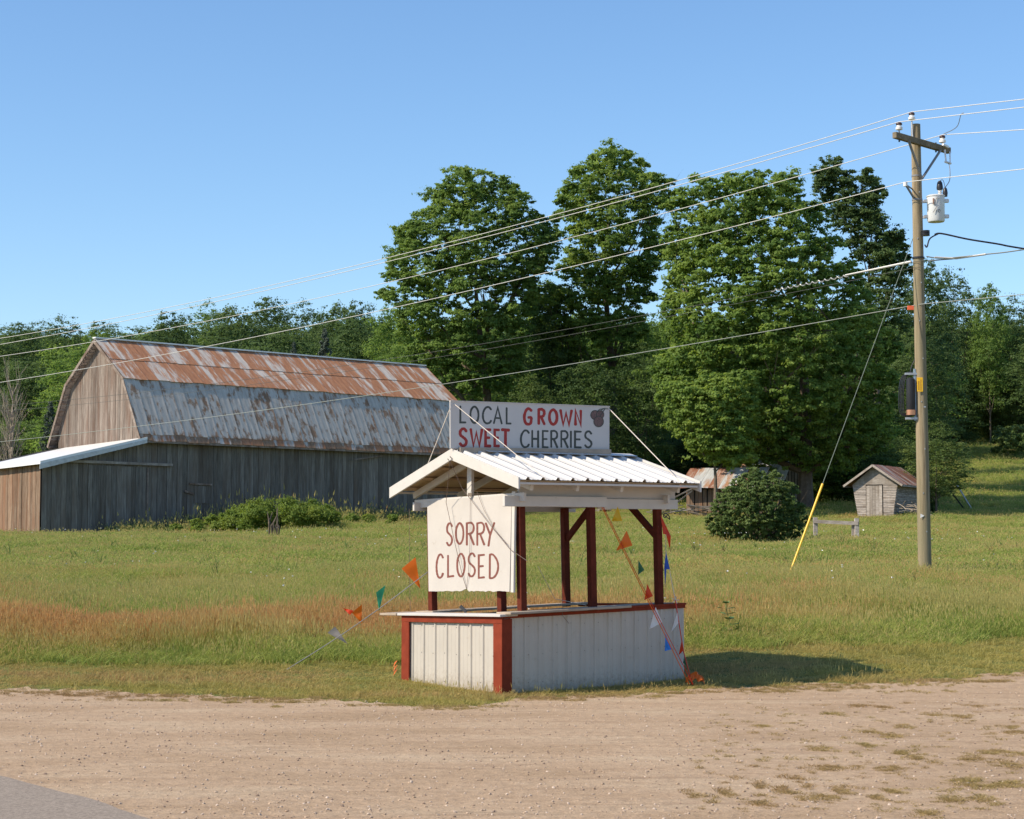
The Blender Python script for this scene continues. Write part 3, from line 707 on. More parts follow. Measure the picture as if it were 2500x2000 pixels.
def smooth_path(p, closed=False):
    if len(p) < 5: return p
    out = []
    for i in range(len(p)-1):
        p0 = p[i-1] if i else p[0]; p1 = p[i]; p2 = p[i+1]; p3 = p[i+2] if i+2 < len(p) else p[-1]
        for t in (0, .25, .5, .75):
            out.append(tuple(.5*((2*p1[k])+(-p0[k]+p2[k])*t+(2*p0[k]-5*p1[k]+4*p2[k]-p3[k])*t*t+(-p0[k]+3*p1[k]-3*p2[k]+p3[k])*t**3) for k in (0, 1)))
    return out+[p[-1]]
def stroke(m, pts, wpx, conv, off, closed=False):
    "ribbon in zoom pixels"
    P2 = [Vector((x, y)) for x, y in pts]; n = len(P2); L_, R_ = [], []
    for i in range(n):
        if closed: d0 = P2[i]-P2[i-1]; d1 = P2[(i+1) % n]-P2[i]
        else: d0 = P2[i]-P2[max(i-1, 0)] if i else P2[1]-P2[0]; d1 = P2[min(i+1, n-1)]-P2[i] if i < n-1 else d0
        d0 = d0.normalized(); d1 = d1.normalized(); t = (d0+d1); t = t.normalized() if t.length > .2 else d0
        nn = Vector((-t.y, t.x)); c = max(.45, nn.dot(Vector((-d0.y, d0.x)))); w = wpx*.5*rnd.uniform(.88, 1.12)/c
        L_.append(P2[i]+nn*w); R_.append(P2[i]-nn*w)
    if not closed:   # brush ends
        e = (P2[0]-P2[1]).normalized()*wpx*.3; L_.insert(0, P2[0]+e+(L_[0]-P2[0])*.5); R_.insert(0, P2[0]+e+(R_[0]-P2[0])*.5)
        e = (P2[-1]-P2[-2]).normalized()*wpx*.3; L_.append(P2[-1]+e+(L_[-1]-P2[-1])*.5); R_.append(P2[-1]+e+(R_[-1]-P2[-1])*.5)
    n = len(L_); vs_ = []
    for a, b in zip(L_, R_): vs_ += [conv(a, off), conv(b, off)]
    m.add(vs_, [(2*i, 2*i+1, 2*((i+1) % n)+1, 2*((i+1) % n)) for i in range(n if closed else n-1)])
def letter(ch, x0, y0, x1, y1, w, conv, mat, parent, skew=0):
    m = MB(); off = .0012; x0 += w*.4; x1 -= w*.4; y0 += w*.4; y1 -= w*.4
    T = lambda p: (x0+(x1-x0)*p[0], y0+(y1-y0)*p[1]+skew*(p[0]-.5))
    if FONT[ch] == 'O':
        pts = [T((.5+.5*math.sin(a)*(1 if abs(math.cos(a)) < .8 else .93), .5-.5*math.cos(a))) for a in [2*math.pi*i/22 for i in range(22)]]
        stroke(m, pts, w, conv, off, True)
    else:
        for st in FONT[ch]:
            stroke(m, smooth_path([T(p) for p in st]) if ch in 'CGSRD' else [T(p) for p in st], w, conv, off); off += .0005
    return m.build('letter', mat, parent)
cv_top = lambda p, o: on_plane(*Z1(p[0], p[1]), p_top, n_long)+n_long*o
cv_cl = lambda p, o: on_plane(*Z1(p[0], p[1]), p_cl, n_short)+n_short*o
for ch, x0, x1, y0, y1 in (('L', 497, 535, 90, 188), ('O', 552, 605, 92, 190), ('C', 620, 674, 95, 192), ('A', 680, 732, 97, 193), ('L', 750, 782, 100, 194)):
    letter(ch, x0, y0, x1, y1, 11, cv_top, M_TLET, roof_sign, 2)
for ch, x0, x1, y0, y1 in (('G', 845, 897, 102, 199), ('R', 924, 967, 105, 198), ('O', 982, 1036, 107, 200), ('W', 1043, 1116, 110, 202), ('N', 1125, 1166, 111, 203),
                           ('S', 493, 541, 212, 316), ('W', 552, 626, 214, 317), ('E', 633, 672, 216, 318), ('E', 683, 719, 217, 318), ('T', 722, 774, 217, 319)):
    letter(ch, x0, y0, x1, y1, 15.5, cv_top, M_RLET, roof_sign, 2)
for ch, x0, x1, y0, y1 in (('C', 828, 881, 223, 322), ('H', 890, 931, 224, 322), ('E', 948, 985, 225, 323), ('R', 994, 1036, 225, 323), ('R', 1049, 1093, 226, 323), ('I', 1099, 1113, 227, 323), ('E', 1124, 1166, 228, 324), ('S', 1179, 1223, 228, 323)):
    letter(ch, x0, y0, x1, y1, 11, cv_top, M_TLET, roof_sign, 2)
for ch, x0, x1, y0, y1 in (('S', 424, 461, 731, 858), ('O', 473, 523, 729, 851), ('R', 533, 580, 727, 856), ('R', 590, 637, 727, 857), ('Y', 636, 692, 728, 862),
                           ('C', 367, 411, 902, 1036), ('L', 430, 469, 905, 1030), ('O', 480, 530, 896, 1030), ('S', 542, 586, 896, 1028), ('E', 598, 637, 903, 1036), ('D', 658, 713, 899, 1038)):
    letter(ch, x0, y0, x1, y1, 11, cv_cl, M_BLET, closed, -2)
# cherries
for i, (x, y, r) in enumerate(((1237, 142, 25), (1266, 140, 22), (1257, 178, 29))):
    m = MB(); c = [(x+r*.92*math.cos(a), y+r*math.sin(a)) for a in [2*math.pi*k/20 for k in range(20)]]
    m.add([cv_top(p, .0015+i*.0009) for p in c], [list(range(20))[::-1]]); m.build('painted_cherry', M_CHERRY, roof_sign)
    m = MB(); stroke(m, c, 4, cv_top, .0022+i*.0009, True); m.build('cherry_outline', M_TLET, roof_sign)
m = MB(); stroke(m, [(1248, 122), (1262, 112), (1285, 107), (1310, 109)], 4, cv_top, .0052); stroke(m, [(1266, 122), (1278, 110), (1290, 106)], 4, cv_top, .0056); stroke(m, [(1262, 152), (1282, 122), (1292, 108)], 4, cv_top, .0060)
m.build('cherry_stem', M_TLET, roof_sign)
# ---- cords of the stand
def cord(pts, r, mat, sag=0, name='guy_cord', parent=stand, n=10, **kw):
    out = []
    for a, b in zip(pts[:-1], pts[1:]):
        for k in range(n): t = k/n; out.append(a.lerp(b, t)-UZ*(4*sag*t*(1-t)))
    out.append(pts[-1]); return MB().tube(out, r, 5).build(name, mat, parent, smooth=True, **kw)
stl = rs[3]; strr = rs[2]
cord([cv_top((466, 82), .01), S(.42, RV0-.03, 2.76)], .006, M_ROPE)
cord([stl-UZ*.1, S(.0, RV1-.75, 2.98)], .006, M_ROPE)
cord([strr-UZ*.04, S(2.72, RV0-.02, 2.76)], .007, M_ROPE)
hook = S(-.06, RM, 3.06)
MB().tube([hook+Vector((.0, -.02, .06)), hook+Vector((.03, -.03, .03)), hook+Vector((0, -.03, -.01)), hook+Vector((-.03, -.03, .03))], .006, 5).build('hook', M_DARK, stand)
cc = lambda x, y, o=.02: cv_cl((x, y), o)
cord([hook, cc(450, 620, .08), cc(490, 850, .05), cc(520, 1010, .03), cc(538, 1092, .01)], .004, M_DCORD, n=3)
cord([hook, cc(545, 545, .10), cc(575, 600, .06), cc(690, 755, .05), cc(785, 878, .03), S(.30, -.14, 1.70)], .004, M_DCORD, n=3)
cord([cc(602, 560, .03), cc(640, 660, .03), cc(700, 770, .03), cc(768, 850, .03)], .003, M_DCORD, n=3)
cord([cc(563, 595, .02), cc(560, 880, .02), cc(552, 1010, .02), cc(538, 1092, .01)], .003, M_DCORD, n=3)
cord([S(.6, .02, 1.62), S(1.4, .7, 1.15), S(2.1, .9, 1.03)], .004, M_ROPE, n=4)
cord([S(.25, 2.48, 2.48), S(.25, 2.50, 1.5), S(.3, 2.52, .2)], .003, M_DCORD, n=3)
cord([S(.95, -.02, 2.45), S(.95, -.03, .95), S(.94, -.18, .85)], .003, M_DCORD, n=3)
m = MB(); m.box(cc(563, 578, .03), (.05, .04, .045)); m.build('wood_block', M_PLANK, stand)
def scroll(u, v, z, sgn, mat=M_DARK):
    pts = [S(u, v, z)+UZ*.14+U*.0]
    for k in range(14):
        a = k*.42; r = .07*(1-k/22); pts.append(S(u+.10*sgn, v, z)+U*(r*math.cos(a)*sgn)+UZ*(.05+r*math.sin(a)+k*.006))
    MB().tube([S(u, v, z-.10)]+pts[::1], .008, 5).build('iron_hook', mat, stand, smooth=True)
scroll(2.76, .06, 2.20, 1)
scroll(.95, 2.1, 2.35, 1, M_DARK)
m = MB(); m.tube([S(.85, .9, 2.45)+UZ*(-.04*k)+U*(.05*math.sin(k*.35)) for k in range(12)], .008, 5); m.build('green_hose', FL['green'], stand, smooth=True)
MB().bar(S(.25, 1.15, 1.02), S(.20, 1.22, 1.10), .03, .04).build('dark_latch', M_DARK, stand)

# ============================================================ BUNTING
C5 = lambda x, y: (650+x*.29, 1200+y*.29); C6 = lambda x, y: (1450+x*.29, 1200+y*.29)
def pennant(parent, p3, Y, mat, conv, depth=.05, extra=None, twist=0):
    "triangular flag with folds, p3 = (top, bottom, tip) in a close look"
    a, b, t = (P(*conv(*q), Y) for q in p3); t = t+Vector((0, depth, 0)); m = MB(); n = 7; vs_ = []
    nn = (b-a).cross(t-a).normalized()
    for i in range(n+1):
        f = i/n
        for j in range(n+1):
            s = j/n; q = a.lerp(b, s).lerp(t, f); q = q+nn*(.010*math.sin(s*5+f*5+twist)*f*(1.1-f*.4)+.005*math.sin(f*9+twist)); vs_.append(q)
    fs_ = [(i*(n+1)+j, i*(n+1)+j+1, (i+1)*(n+1)+j+1, (i+1)*(n+1)+j) for i in range(n) for j in range(n)]
    m.add(vs_, fs_); return m.build('pennant', mat, parent, smooth=True)
def line(a, b, t): return a.lerp(b, t)
LA = S(.40, 2.16, 1.62); gl = G(700, 1640); LB = Vector((gl.x, gl.y, gl.z+.02))
bl = thing('pennant_string', LB, 'string of orange, green and grey pennants staked left of the stand', 'bunting')
MB().tube([LA.lerp(LB, k/12)-UZ*.05*math.sin(math.pi*k/12) for k in range(13)], .007, 5).build('string', M_CABLE, bl, smooth=True)
def yl(px): t = (px-1050)/(700-1050); return LA.y+(LB.y-LA.y)*t
pennant(bl, ((1257, 553), (1140, 650), (1297, 820)), yl(1000), FL['orange'], C5, .04)
pennant(bl, ((1005, 788), (925, 850), (948, 1012)), yl(928), FL['green'], C5, .03, twist=1)
pennant(bl, ((805, 950), (720, 1020), (803, 1112)), yl(870), FL['orange'], C5, .03, twist=2)
pennant(bl, ((735, 1003), (705, 1040), (645, 983)), yl(858)+.01, FL['red'], C5, .03, twist=2)
pennant(bl, ((580, 1138), (515, 1190), (685, 1286)), yl(808), FL['grey'], C5, .03, twist=3)
RA = S(1.63, -.03, 2.46); g2 = G(1683, 1678)
RB = Vector((g2.x, g2.y, g2.z+.03)); br = thing('pennant_string', RB, 'string of many coloured pennants slanting down the right side of the stand', 'bunting')
def tp(a, b, px):
    "depth along a-b where it crosses px"
    lo, hi = 0., 1.
    f = lambda t: 1250+FPX*(a.lerp(b, t).x/a.lerp(b, t).y)
    s = 1 if f(1) > f(0) else -1
    for _ in range(30):
        mid = (lo+hi)/2
        if (f(mid)-px)*s < 0: lo = mid
        else: hi = mid
    return a.lerp(b, lo).y
MB().tube([RA.lerp(RB, k/10) for k in range(11)], .006, 5).build('string', FL['orange'], br, smooth=True)
MB().tube([(RA+Vector((.02, 0, 0))).lerp(RB+Vector((.05, 0, 0)), k/10)-UZ*.02*math.sin(math.pi*k/10) for k in range(11)], .005, 5).build('string', FL['red'], br, smooth=True)
for p3, c, tw in ((((200, 125), (240, 250), (150, 252)), 'yellow', 0), (((275, 330), (325, 455), (187, 500)), 'orange', 1), (((375, 580), (425, 662), (373, 702)), 'dgreen', 2), (((448, 778), (497, 882), (425, 916)), 'red', 1),
                  (((520, 973), (576, 1102), (468, 1162)), 'white', 3), (((603, 1198), (652, 1330), (598, 1345)), 'lblue', 2)):
    px = C6(*p3[0])[0]; pennant(br, p3, tp(RA, RB, min(px+8, 1680)), FL[c], C6, .03, twist=tw)
RC = P(*C6(685, 915), 26.6); RD = S(2.80, .0, 2.18)
br2 = thing('pennant_string', RB+Vector((.06, 0, 0)), 'cord with red, blue and white pennants hanging beyond the right end post of the stand', 'bunting')
MB().tube([RD, P(*C6(605, 500), 26.7), RC], .005, 5).build('string', M_ROPE, br2)
MB().tube([RC, P(*C6(755, 1350), 26.5), RB+Vector((.04, .02, 0))], .008, 5).build('string', FL['red'], br2)
m = MB()
for a in range(5): m.tube([RC, RC+Vector((.05*math.cos(a*1.3), 0, .05*math.sin(a*1.3)))], .006, 4)
m.build('knot', M_ROPE, br2)
for p3, c, tw in ((((563, 200), (582, 358), (648, 372)), 'red', 0), (((604, 350), (648, 375), (642, 492)), 'red', 3), (((605, 508), (640, 655), (592, 655)), 'blue', 0), (((592, 640), (612, 640), (600, 815)), 'blue', 1), (((702, 1018), (713, 1105), (648, 1190)), 'white', 2),
                  (((742, 1235), (753, 1340), (714, 1380)), 'red', 1), (((762, 1378), (787, 1470), (752, 1445)), 'dgreen', 1)):
    pennant(br2, p3, 26.55, FL[c], C6, .02, twist=tw)
# crumpled orange pennant on the ground
m = MB(); c0 = G(1697, 1676); n = 9
for i in range(n):
    for j in range(n): m.v.append(c0+Vector(((i-4)*.030, (j-4)*.025, .03+.13*max(0, 1-((i-4)/4.6)**2)*(1-((j-4)/5)**2)+.03*math.sin(i*2.1+j*1.3))))
for i in range(n-1):
    for j in range(n-1): m.f.append([i*n+j, (i+1)*n+j, (i+1)*n+j+1, i*n+j+1]); m.mi.append(0)
m.build('pennant', FL['orange'], None, label='crumpled orange pennant lying on the grass at the right foot of the stand', cat='pennant')
m = MB(); c0 = S(-.06, LV+.10, .25)
for k in range(3): m.add([c0+UZ*(k*.06), c0+UZ*(k*.06-.1)-U*.04+VV*.05, c0+UZ*(k*.06-.03)+VV*.07], [(0, 1, 2)])
m.build('orange_scrap', FL['orange'], stand)
# ============================================================ UTILITY POLE
C4 = lambda x, y: (2050+x*450/1552, 200+y*450/1552); CP = lambda x, y: (2050+x*.4348, 650+y*.4348)
PX, PY = 9.68, 46.0
pz0 = tz(PX, PY)
pole = thing('utility_pole', (PX, PY, pz0), 'tall wooden utility pole with crossarm and grey white transformer', 'utility pole')
ptop = P(2248, 304, PY); ptop.x = PX-.02
def pc(z): t = (z-pz0)/(ptop.z-pz0); return Vector((PX+.04-.06*t, PY, z))
def prad(z): t = (z-pz0)/(ptop.z-pz0); return .160-.050*t
zz = [pz0-.3+(ptop.z-pz0+.3)*k/16 for k in range(17)]
MB().tube([pc(z) for z in zz], [prad(z) for z in zz], 20).build('shaft', M_POLE, pole, smooth=True)
WD = Vector((-.731, .683, 0)); AD = Vector((.683, .731, 0))     # along the line to the left, along the crossarm
armc = pc(P(2250, 352, PY).z)-WD*(-.0); off = -WD.cross(UZ)*0
fr = Vector((AD.y, -AD.x, 0)); fr = fr if fr.y < 0 else -fr
ac = armc+fr*.17
MB().bar(ac-AD*1.23, ac+AD*1.23, .115, .145).build('crossarm', M_ARM, pole, bevel=.008)
for s in (-1, 1):
    a = ac+AD*(.72*s)-UZ*.07+fr*.07; b = pc(ac.z-.86)+fr*.14
    MB().bar(a, b, .035, .05, up=fr).build('arm_brace', M_CABLE, pole)
def insulator(base, parent=pole, h=.0):
    m = MB(); m.tube([base, base+UZ*.10], .018, 6); m.build('insulator_pin', M_STEEL, parent)
    m = MB(); b = base+UZ*.08
    m.tube([b, b+UZ*.01, b+UZ*.06, b+UZ*.075, b+UZ*.11, b+UZ*.115], [.045, .08, .085, .055, .06, .05], 12); o = m.build('insulator', M_PORC, parent, smooth=True)
    m = MB(); b = b+UZ*.112; m.tube([b, b+UZ*.02, b+UZ*.05, b+UZ*.07], [.055, .075, .07, .04], 12); m.build('insulator_cap', M_PORCB, o, smooth=True)
    return base+UZ*.275
I2 = insulator(ac-AD*1.02+UZ*.07); I3 = insulator(ac+AD*.93+UZ*.07)
pb = pc(ptop.z-.02)-AD*.17
MB().bar(pc(ptop.z-.35)-AD*.14, pb+UZ*.05, .03, .03, up=fr).build('pole_top_pin', M_STEEL, pole)
I1 = insulator(pb+UZ*.02)
for s in (-1.02, .62): MB().bar(ac+AD*s+UZ*.11, ac+AD*s-UZ*.13, .03, .03, up=AD).build('bolt', M_DARK, pole)
# fused cutout under the right end of the arm
m = MB(); q = ac+AD*.86
m.tube([q-UZ*.05+fr*.10, q-UZ*.34+fr*.16-AD*.05], .022, 6); m.tube([q+AD*.24-UZ*.06+fr*.1, q-UZ*.36+fr*.2+AD*.07], .016, 6); m.tube([q-UZ*.36+fr*.16-AD*.10, q-UZ*.38+fr*.2+AD*.10], .028, 6)
m.bar(q-AD*.05+fr*.08+UZ*.08, q+AD*.2+fr*.08+UZ*.05, .05, .05); m.build('fuse_cutout', M_PORC, pole)
# neutral bracket
nb = P(*C4(553, 862), 45.6); nz = nb.z
MB().bar(nb, pc(nz-.28)+Vector((-.08, -.05, 0)), .035, .04).build('bracket_arm', M_CABLE, pole); MB().bar(nb, pc(nz-.05)+Vector((-.1, 0, 0)), .025, .025).build('bracket_arm', M_CABLE, pole)
MB().tube([nb-UZ*.05, nb+UZ*.05], .05, 10).build('insulator', M_PORC, pole)
for z in (nz-.30, P(2250, 430, PY).z):
    MB().tube([pc(z)-UZ*.02, pc(z)+UZ*.02], prad(z)+.008, 20).build('strap', M_CABLE, pole)
# transformer
tc = P(*C4(812, 1180), 45.85); th = P(*C4(812, 955), 45.85).z-tc.z
m = MB(); r = .205
m.tube([tc+UZ*.0, tc+UZ*.03, tc+UZ*(th*.93), tc+UZ*(th*.935), tc+UZ*(th*.965), tc+UZ*th], [r*.93, r, r*1.02, r*1.09, r*1.09, r*.9], 24)
trf = m.build('transformer', M_TANK, pole, smooth=True)
for dx, dz, mt in ((.08, .62, M_TANK), (.0, .55, M_TANK)): pass
for z in (.20, .78):
    MB().box(tc+Vector((.235, -.03, th*z)), (.13, .09, .085)).build('lug', M_TANK, trf, bevel=.008)
    MB().box(tc+Vector((-.225, -.0, th*z)), (.10, .09, .07)).build('mounting_bracket', M_STEEL, trf)
    MB().bar(tc+Vector((-.2, .05, th*z)), pc(tc.z+th*z), .05, .06).build('mounting_bracket', M_STEEL, trf)
def bushing(p, n, r0, mat, mat2):
    m = MB(); pts = []; rs_ = []
    for k in range(n): z = k*.045; pts += [p+UZ*z, p+UZ*(z+.02), p+UZ*(z+.03)]; rs_ += [r0*.7, r0*1.2, r0*.75]
    m.tube(pts, rs_, 10); o = m.build('bushing', mat, trf, smooth=False); return p+UZ*(n*.045)
t1 = bushing(tc+Vector((.10, .0, th)), 3, .05, M_PORC, None); 
m = MB(); m.tube([t1, t1+UZ*.05, t1+UZ*.17, t1+UZ*.21], [.072, .078, .06, .03], 10); m.build('bushing_guard', M_BLACK, trf, smooth=True); t1 = t1+UZ*.21
m = MB(); t2 = tc+Vector((.22, -.03, th)); m.tube([t2-UZ*.04, t2+UZ*.05, t2+UZ*.15, t2+UZ*.18], [.05, .062, .045, .02], 10); m.build('lightning_arrester', M_BLACK, trf, smooth=True); t2 = t2+UZ*.18
MB().box(tc+Vector((-.1, -.205, th*.72)), (.03, .03, .14)).build('hook', M_COPPER, trf)
MB().box(tc+Vector((.02, -.21, th*.86)), (.06, .03, .04)).build('terminal', M_STEEL, trf)
MB().tube([tc+Vector((-.12, -.22, th*.3)), tc+Vector((-.02, -.23, th*.55)), tc+Vector((-.10, -.23, th*.62)), tc+Vector((-.02, -.22, th*.86))], .008, 5).build('lead_wire', M_CABLE, trf)
m = MB()
ring = [tc+Vector((.03+.026*math.cos(a), -.2075, th*.36+.035*math.sin(a))) for a in [k*math.pi/5 for k in range(11)]]
m.tube(ring, .005, 4, False); m.bar(tc+Vector((-.035, -.208, th*.40)), tc+Vector((-.035, -.208, th*.32)), .010, .004, up=Vector((0, 1, 0))); m.build('number_ten', M_DARK, trf)
# jumper wires
def wire(pts, r, mat, name, parent=None, n=6, **kw):
    q = []
    for i in range(len(pts)-1):
        p0 = pts[i-1] if i else pts[0]; p1 = pts[i]; p2 = pts[i+1]; p3 = pts[i+2] if i+2 < len(pts) else pts[-1]
        for k in range(n):
            t = k/n; q.append(.5*((2*p1)+(p2-p0)*t+(2*p0-5*p1+4*p2-p3)*t*t+(3*p1-p0-3*p2+p3)*t**3))
    q.append(pts[-1]); return MB().tube(q, r, 6).build(name, mat, parent, smooth=True, **kw)
wire([q-UZ*.38+fr*.2, P(*C4(928, 740), 45.8), P(*C4(925, 830), 45.8), t2], .009, M_CABLE, 'jumper_wire', pole)
wire([t1, P(*C4(870, 828), 45.8), t2], .008, M_CABLE, 'jumper_wire', pole)
wire([P(*C4(1045, 262), 45.2), P(*C4(1020, 280), 45.3), P(*C4(985, 380), 45.8), I3+Vector((.03, 0, .02))], .009, M_CABLE, 'jumper_wire', pole)
# lower hardware
m = MB(); sp = P(*C4(745, 1270), 45.8)-Vector((.06, 0, 0))
for k in range(4): m.tube([sp+UZ*(.05-k*.035), sp+UZ*(.03-k*.035)], .10, 12)
m.build('service_insulator', M_BLACK, pole)
MB().tube([pc(P(2250, 630, PY).z)-UZ*.02, pc(P(2250, 630, PY).z)+UZ*.02], prad(8)+.02, 20).build('strap', M_BLACK, pole)
for k in range(9):
    z = pz0+1.0+k*1.0
    MB().box(pc(z)+Vector((.03-.06*(k % 2), -prad(z)-.004, .1*math.sin(k*5))), (.02, .01, .03)).build('staple', M_STEEL, pole)
# yellow warning plate with lettering-like dark bars, tags
yc = P(*CP(451, 665), PY-.17)
MB().box(yc, (.135, .012, .335)).build('warning_sign', M_YEL, pole, bevel=.003)
m = MB()
for col in (-.03, .02):
    for k in range(9 if col < 0 else 11): m.box(yc+Vector((col, -.0072, -.12+k*.024+(0 if col < 0 else -.01))), (.028, .001, .011))
m.build('printing', M_BLET, pole)
m = MB(); t0 = P(*CP(463, 1402), PY-.165); m.add([t0+Vector((-.035, 0, .05)), t0+Vector((.055, 0, -.0)), t0+Vector((-.04, 0, -.05))]+[t0+Vector((-.035, .01, .05)), t0+Vector((.055, .01, -.0)), t0+Vector((-.04, .01, -.05))], [(0, 2, 1), (3, 4, 5), (0, 1, 4, 3), (1, 2, 5, 4), (2, 0, 3, 5)]); m.build('pole_tag', M_PORC, pole)
MB().box(P(*CP(478, 790), PY-.17), (.05, .01, .03)).build('pole_tag', M_STEEL, pole)
# cable splice closure bracket on the left
zt, zb = P(*CP(400, 606), PY).z, P(*CP(400, 856), PY).z; bx = P(*CP(396, 700), PY).x
MB().bar((pc(zt).x-.16, PY-.05, zb-.05), (pc(zt).x-.16, PY-.05, zt+.12), .05, .04, up=(0, 1, 0)).build('channel', M_BLUEG, pole)
for z in (zt, zb): MB().bar((bx-.13, PY-.05, z), (pc(z).x-.1, PY-.05, z), .07, .05).build('bracket', M_STEEL, pole)
m = MB(); m.tube([(bx, PY-.05, zb+.06), (bx, PY-.05, zb+.09), (bx, PY-.05, zt-.13), (bx, PY-.05, zt-.09)], [.095, .105, .10, .06], 14); m.build('splice_canister', M_BLACK, pole, smooth=True)
m = MB(); m.tube([(bx, PY-.05, zb+.08), (bx, PY-.05, zb+.2)], .113, 14); m.build('copper_ring', M_COPPER, pole, smooth=True)
for k in range(4):
    o = Vector((-.03*k, .02*k, 0))
    wire([Vector((bx+.05, PY, zt+.05))+o, Vector((bx-.12, PY-.02, zt-.12))+o, Vector((bx-.17, PY-.02, (zt+zb)/2))+o, Vector((bx-.14, PY-.02, zb+.12))+o, Vector((bx+.02, PY-.02, zb+.03))], .013, M_BLACK, 'cable_loop', pole)
wire([Vector((bx+.0, PY, zt+.02)), P(*CP(405, 560), PY), P(*CP(428, 490), PY), pc(zt+1.3)+Vector((-.13, 0, 0))], .013, M_BLACK, 'riser_cable', pole)
wire([pc(P(2250, 600, PY).z)+Vector((.14, -.1, 0)), P(*C4(735, 1390), 45.8), P(*C4(760, 1320), 45.8), P(*C4(830, 1280), 45.8)], .018, M_BLACK, 'riser_cable', pole)
MB().box(P(*CP(398, 234), 45.3), (.14, .05, .10)).build('orange_marker', M_ORG, pole)

# ---- lines
def solve_s(A, D, px):
    a = (px-1250)/FPX
    c = math.cos(PITCH)
    # screen x of a plan point depends slightly on height; iterate at wire height
    lo, hi = -3., 400.
    f = lambda s: (A.x+D.x*s)-a*((A.y+D.y*s)*cp+(A.z-EYE)*sp_)
    s = 0.
    for _ in range(60):
        g = f(s); h = (f(s+.01)-g)/.01; s -= g/h
    return s
def span(A, D, pxs, s1, r, mat, label, group=None, parent=None, name='power_line'):
    "fit the sag from sighted points; plan direction D"
    ss = [0.]; zs = [A.z]
    for x, y in pxs:
        s = solve_s(A, D, x); Y = A.y+D.y*s; zs.append(P(x, y, Y).z); ss.append(s)
    w = [3]+[1]*len(pxs)
    c = np.polyfit(ss, zs, 2 if len(pxs) > 1 else 1, w=w); zf = np.poly1d(c)
    dz = A.z-zf(0)
    out = []
    n = 40
    for k in range(n+1):
        s = s1*k/n; out.append(Vector((A.x+D.x*s, A.y+D.y*s, zf(s)+dz*max(0, 1-s/8))))
    return out
FV = lambda *p: [(x*1.1596, y*1.1596) for x, y in p]
def power(A, left, right, r, mat, label, group, s_l=62, s_r=30, name='power_line', cat='power line'):
    L_ = span(A, WD, left, s_l, r, mat, label)
    R_ = span(A, -WD, right, s_r, r, mat, label)
    pts = L_[::-1]+R_[1:]
    return MB().tube(pts, r, 6).build(name, mat, None, smooth=True, label=label, cat=cat, group=group)
power(I1, FV((1470, 372), (1100, 472), (800, 547), (300, 655), (0, 715)), FV((2156, 209)), .0095, M_WIRE, 'topmost white power line, carried on the insulator at the pole top', 'power lines on the pole')
power(I2, FV((1470, 384), (1100, 482), (800, 553), (300, 665), (0, 728)), FV((2156, 226)), .0095, M_WIRE, 'second white power line from the top, on the left end of the crossarm', 'power lines on the pole')
power(I3, FV((1470, 432), (1100, 525), (800, 603), (300, 697), (0, 753)), FV((2156, 273)), .0095, M_WIRE, 'white power line on the right end of the crossarm above the fuse', 'power lines on the pole')
power(nb+UZ*.05, FV((1470, 492), (1100, 592), (800, 652), (300, 755), (0, 806)), FV((2156, 356)), .0095, M_WIRE, 'lowest white power line, held by the small bracket below the crossarm', 'power lines on the pole')
K1 = pc(P(2228, 641, PY).z)+Vector((-.12, -.1, 0))
power(K1, [(1950, 697), (1620, 762), (939, 879), (533, 935), (197, 972), (53, 988)], [(2262, 635)], .0065, M_KDARK, 'thin dark service cable running left from a white spiral grip on the pole', 'service cables', 62, .3, 'service_cable', 'cable')
K2 = pc(P(2228, 655, PY).z)+Vector((-.12, -.1, 0))
power(K2, [(1950, 712), (1620, 775), (939, 893), (533, 950), (53, 1000)], [(2262, 650)], .006, M_KDARK, 'thin dark cable just below the spiral grip, crossing in front of the barn', 'service cables', 62, .3, 'service_cable', 'cable')
K3 = pc(P(2240, 745, PY).z)+Vector((0, -.16, 0))
power(K3, [(1623, 852), (1345, 897), (1150, 929), (667, 996), (347, 1041), (0, 1079)], [(2500, 719)], .009, M_CABLEM, 'lowest grey cable with orange marker where it meets the pole', 'service cables', 62, 30, 'telephone_cable', 'cable')
# spiral grip on the first service cable, tail ends
m = MB(); gp = span(K1, WD, [(1950, 697), (1620, 762)], 4.3, 0, None, ''); n = 150
def gl_(t):
    i = min(int(t*40), 39); return gp[i].lerp(gp[i+1], t*40-i)
m.tube([gl_(.02+.43*k/60)+UZ*.02 for k in range(61)], [.030-.012*k/60 for k in range(61)], 6)
hel = []
for k in range(200):
    t = .42+.54*k/199; a = k*.40; hel.append(gl_(t)+UZ*(.028*math.cos(a))+Vector((.683, .731, 0))*(.028*math.sin(a)))
m.tube(hel, .011, 5)
m.build('spiral_grip', M_WIRE, pole, smooth=True)
K4 = Vector((PX+.15, 45.9, P(2260, 640, PY).z))
wire([P(*C4(730, 1470), 45.9), P(*C4(880, 1485), 45.9), P(*C4(1230, 1452), 45.6), P(*C4(1552, 1412), 45.4), P(*C4(2600, 1240), 44.8)], .016, M_CABLEM, 'service_drop', None, label='grey service drop leaving the pole to the right below the black loop', cat='cable', group='service cables')
MB().tube([P(*C4(800, 1478), 45.85), P(*C4(980, 1487), 45.85), P(*C4(1230, 1452), 45.58)], .026, 6).build('wire_grip', M_WIRE, pole, smooth=True)
wire([P(*C4(740, 1510), 45.9), P(*C4(830, 1500), 45.9), P(*C4(960, 1490), 45.85)], .016, M_CABLE, 'tail_cable', pole)
wire([P(*C4(800, 1285), 45.8), P(*C4(860, 1278), 45.8), P(*C4(1080, 1325), 45.6), P(*C4(1330, 1365), 45.5), P(*C4(1552, 1405), 45.4), P(*C4(2600, 1560), 44.8)], .022, M_BLACK, 'service_drop', None, label='black insulated cable drooping right from under the transformer', cat='cable', group='service cables')
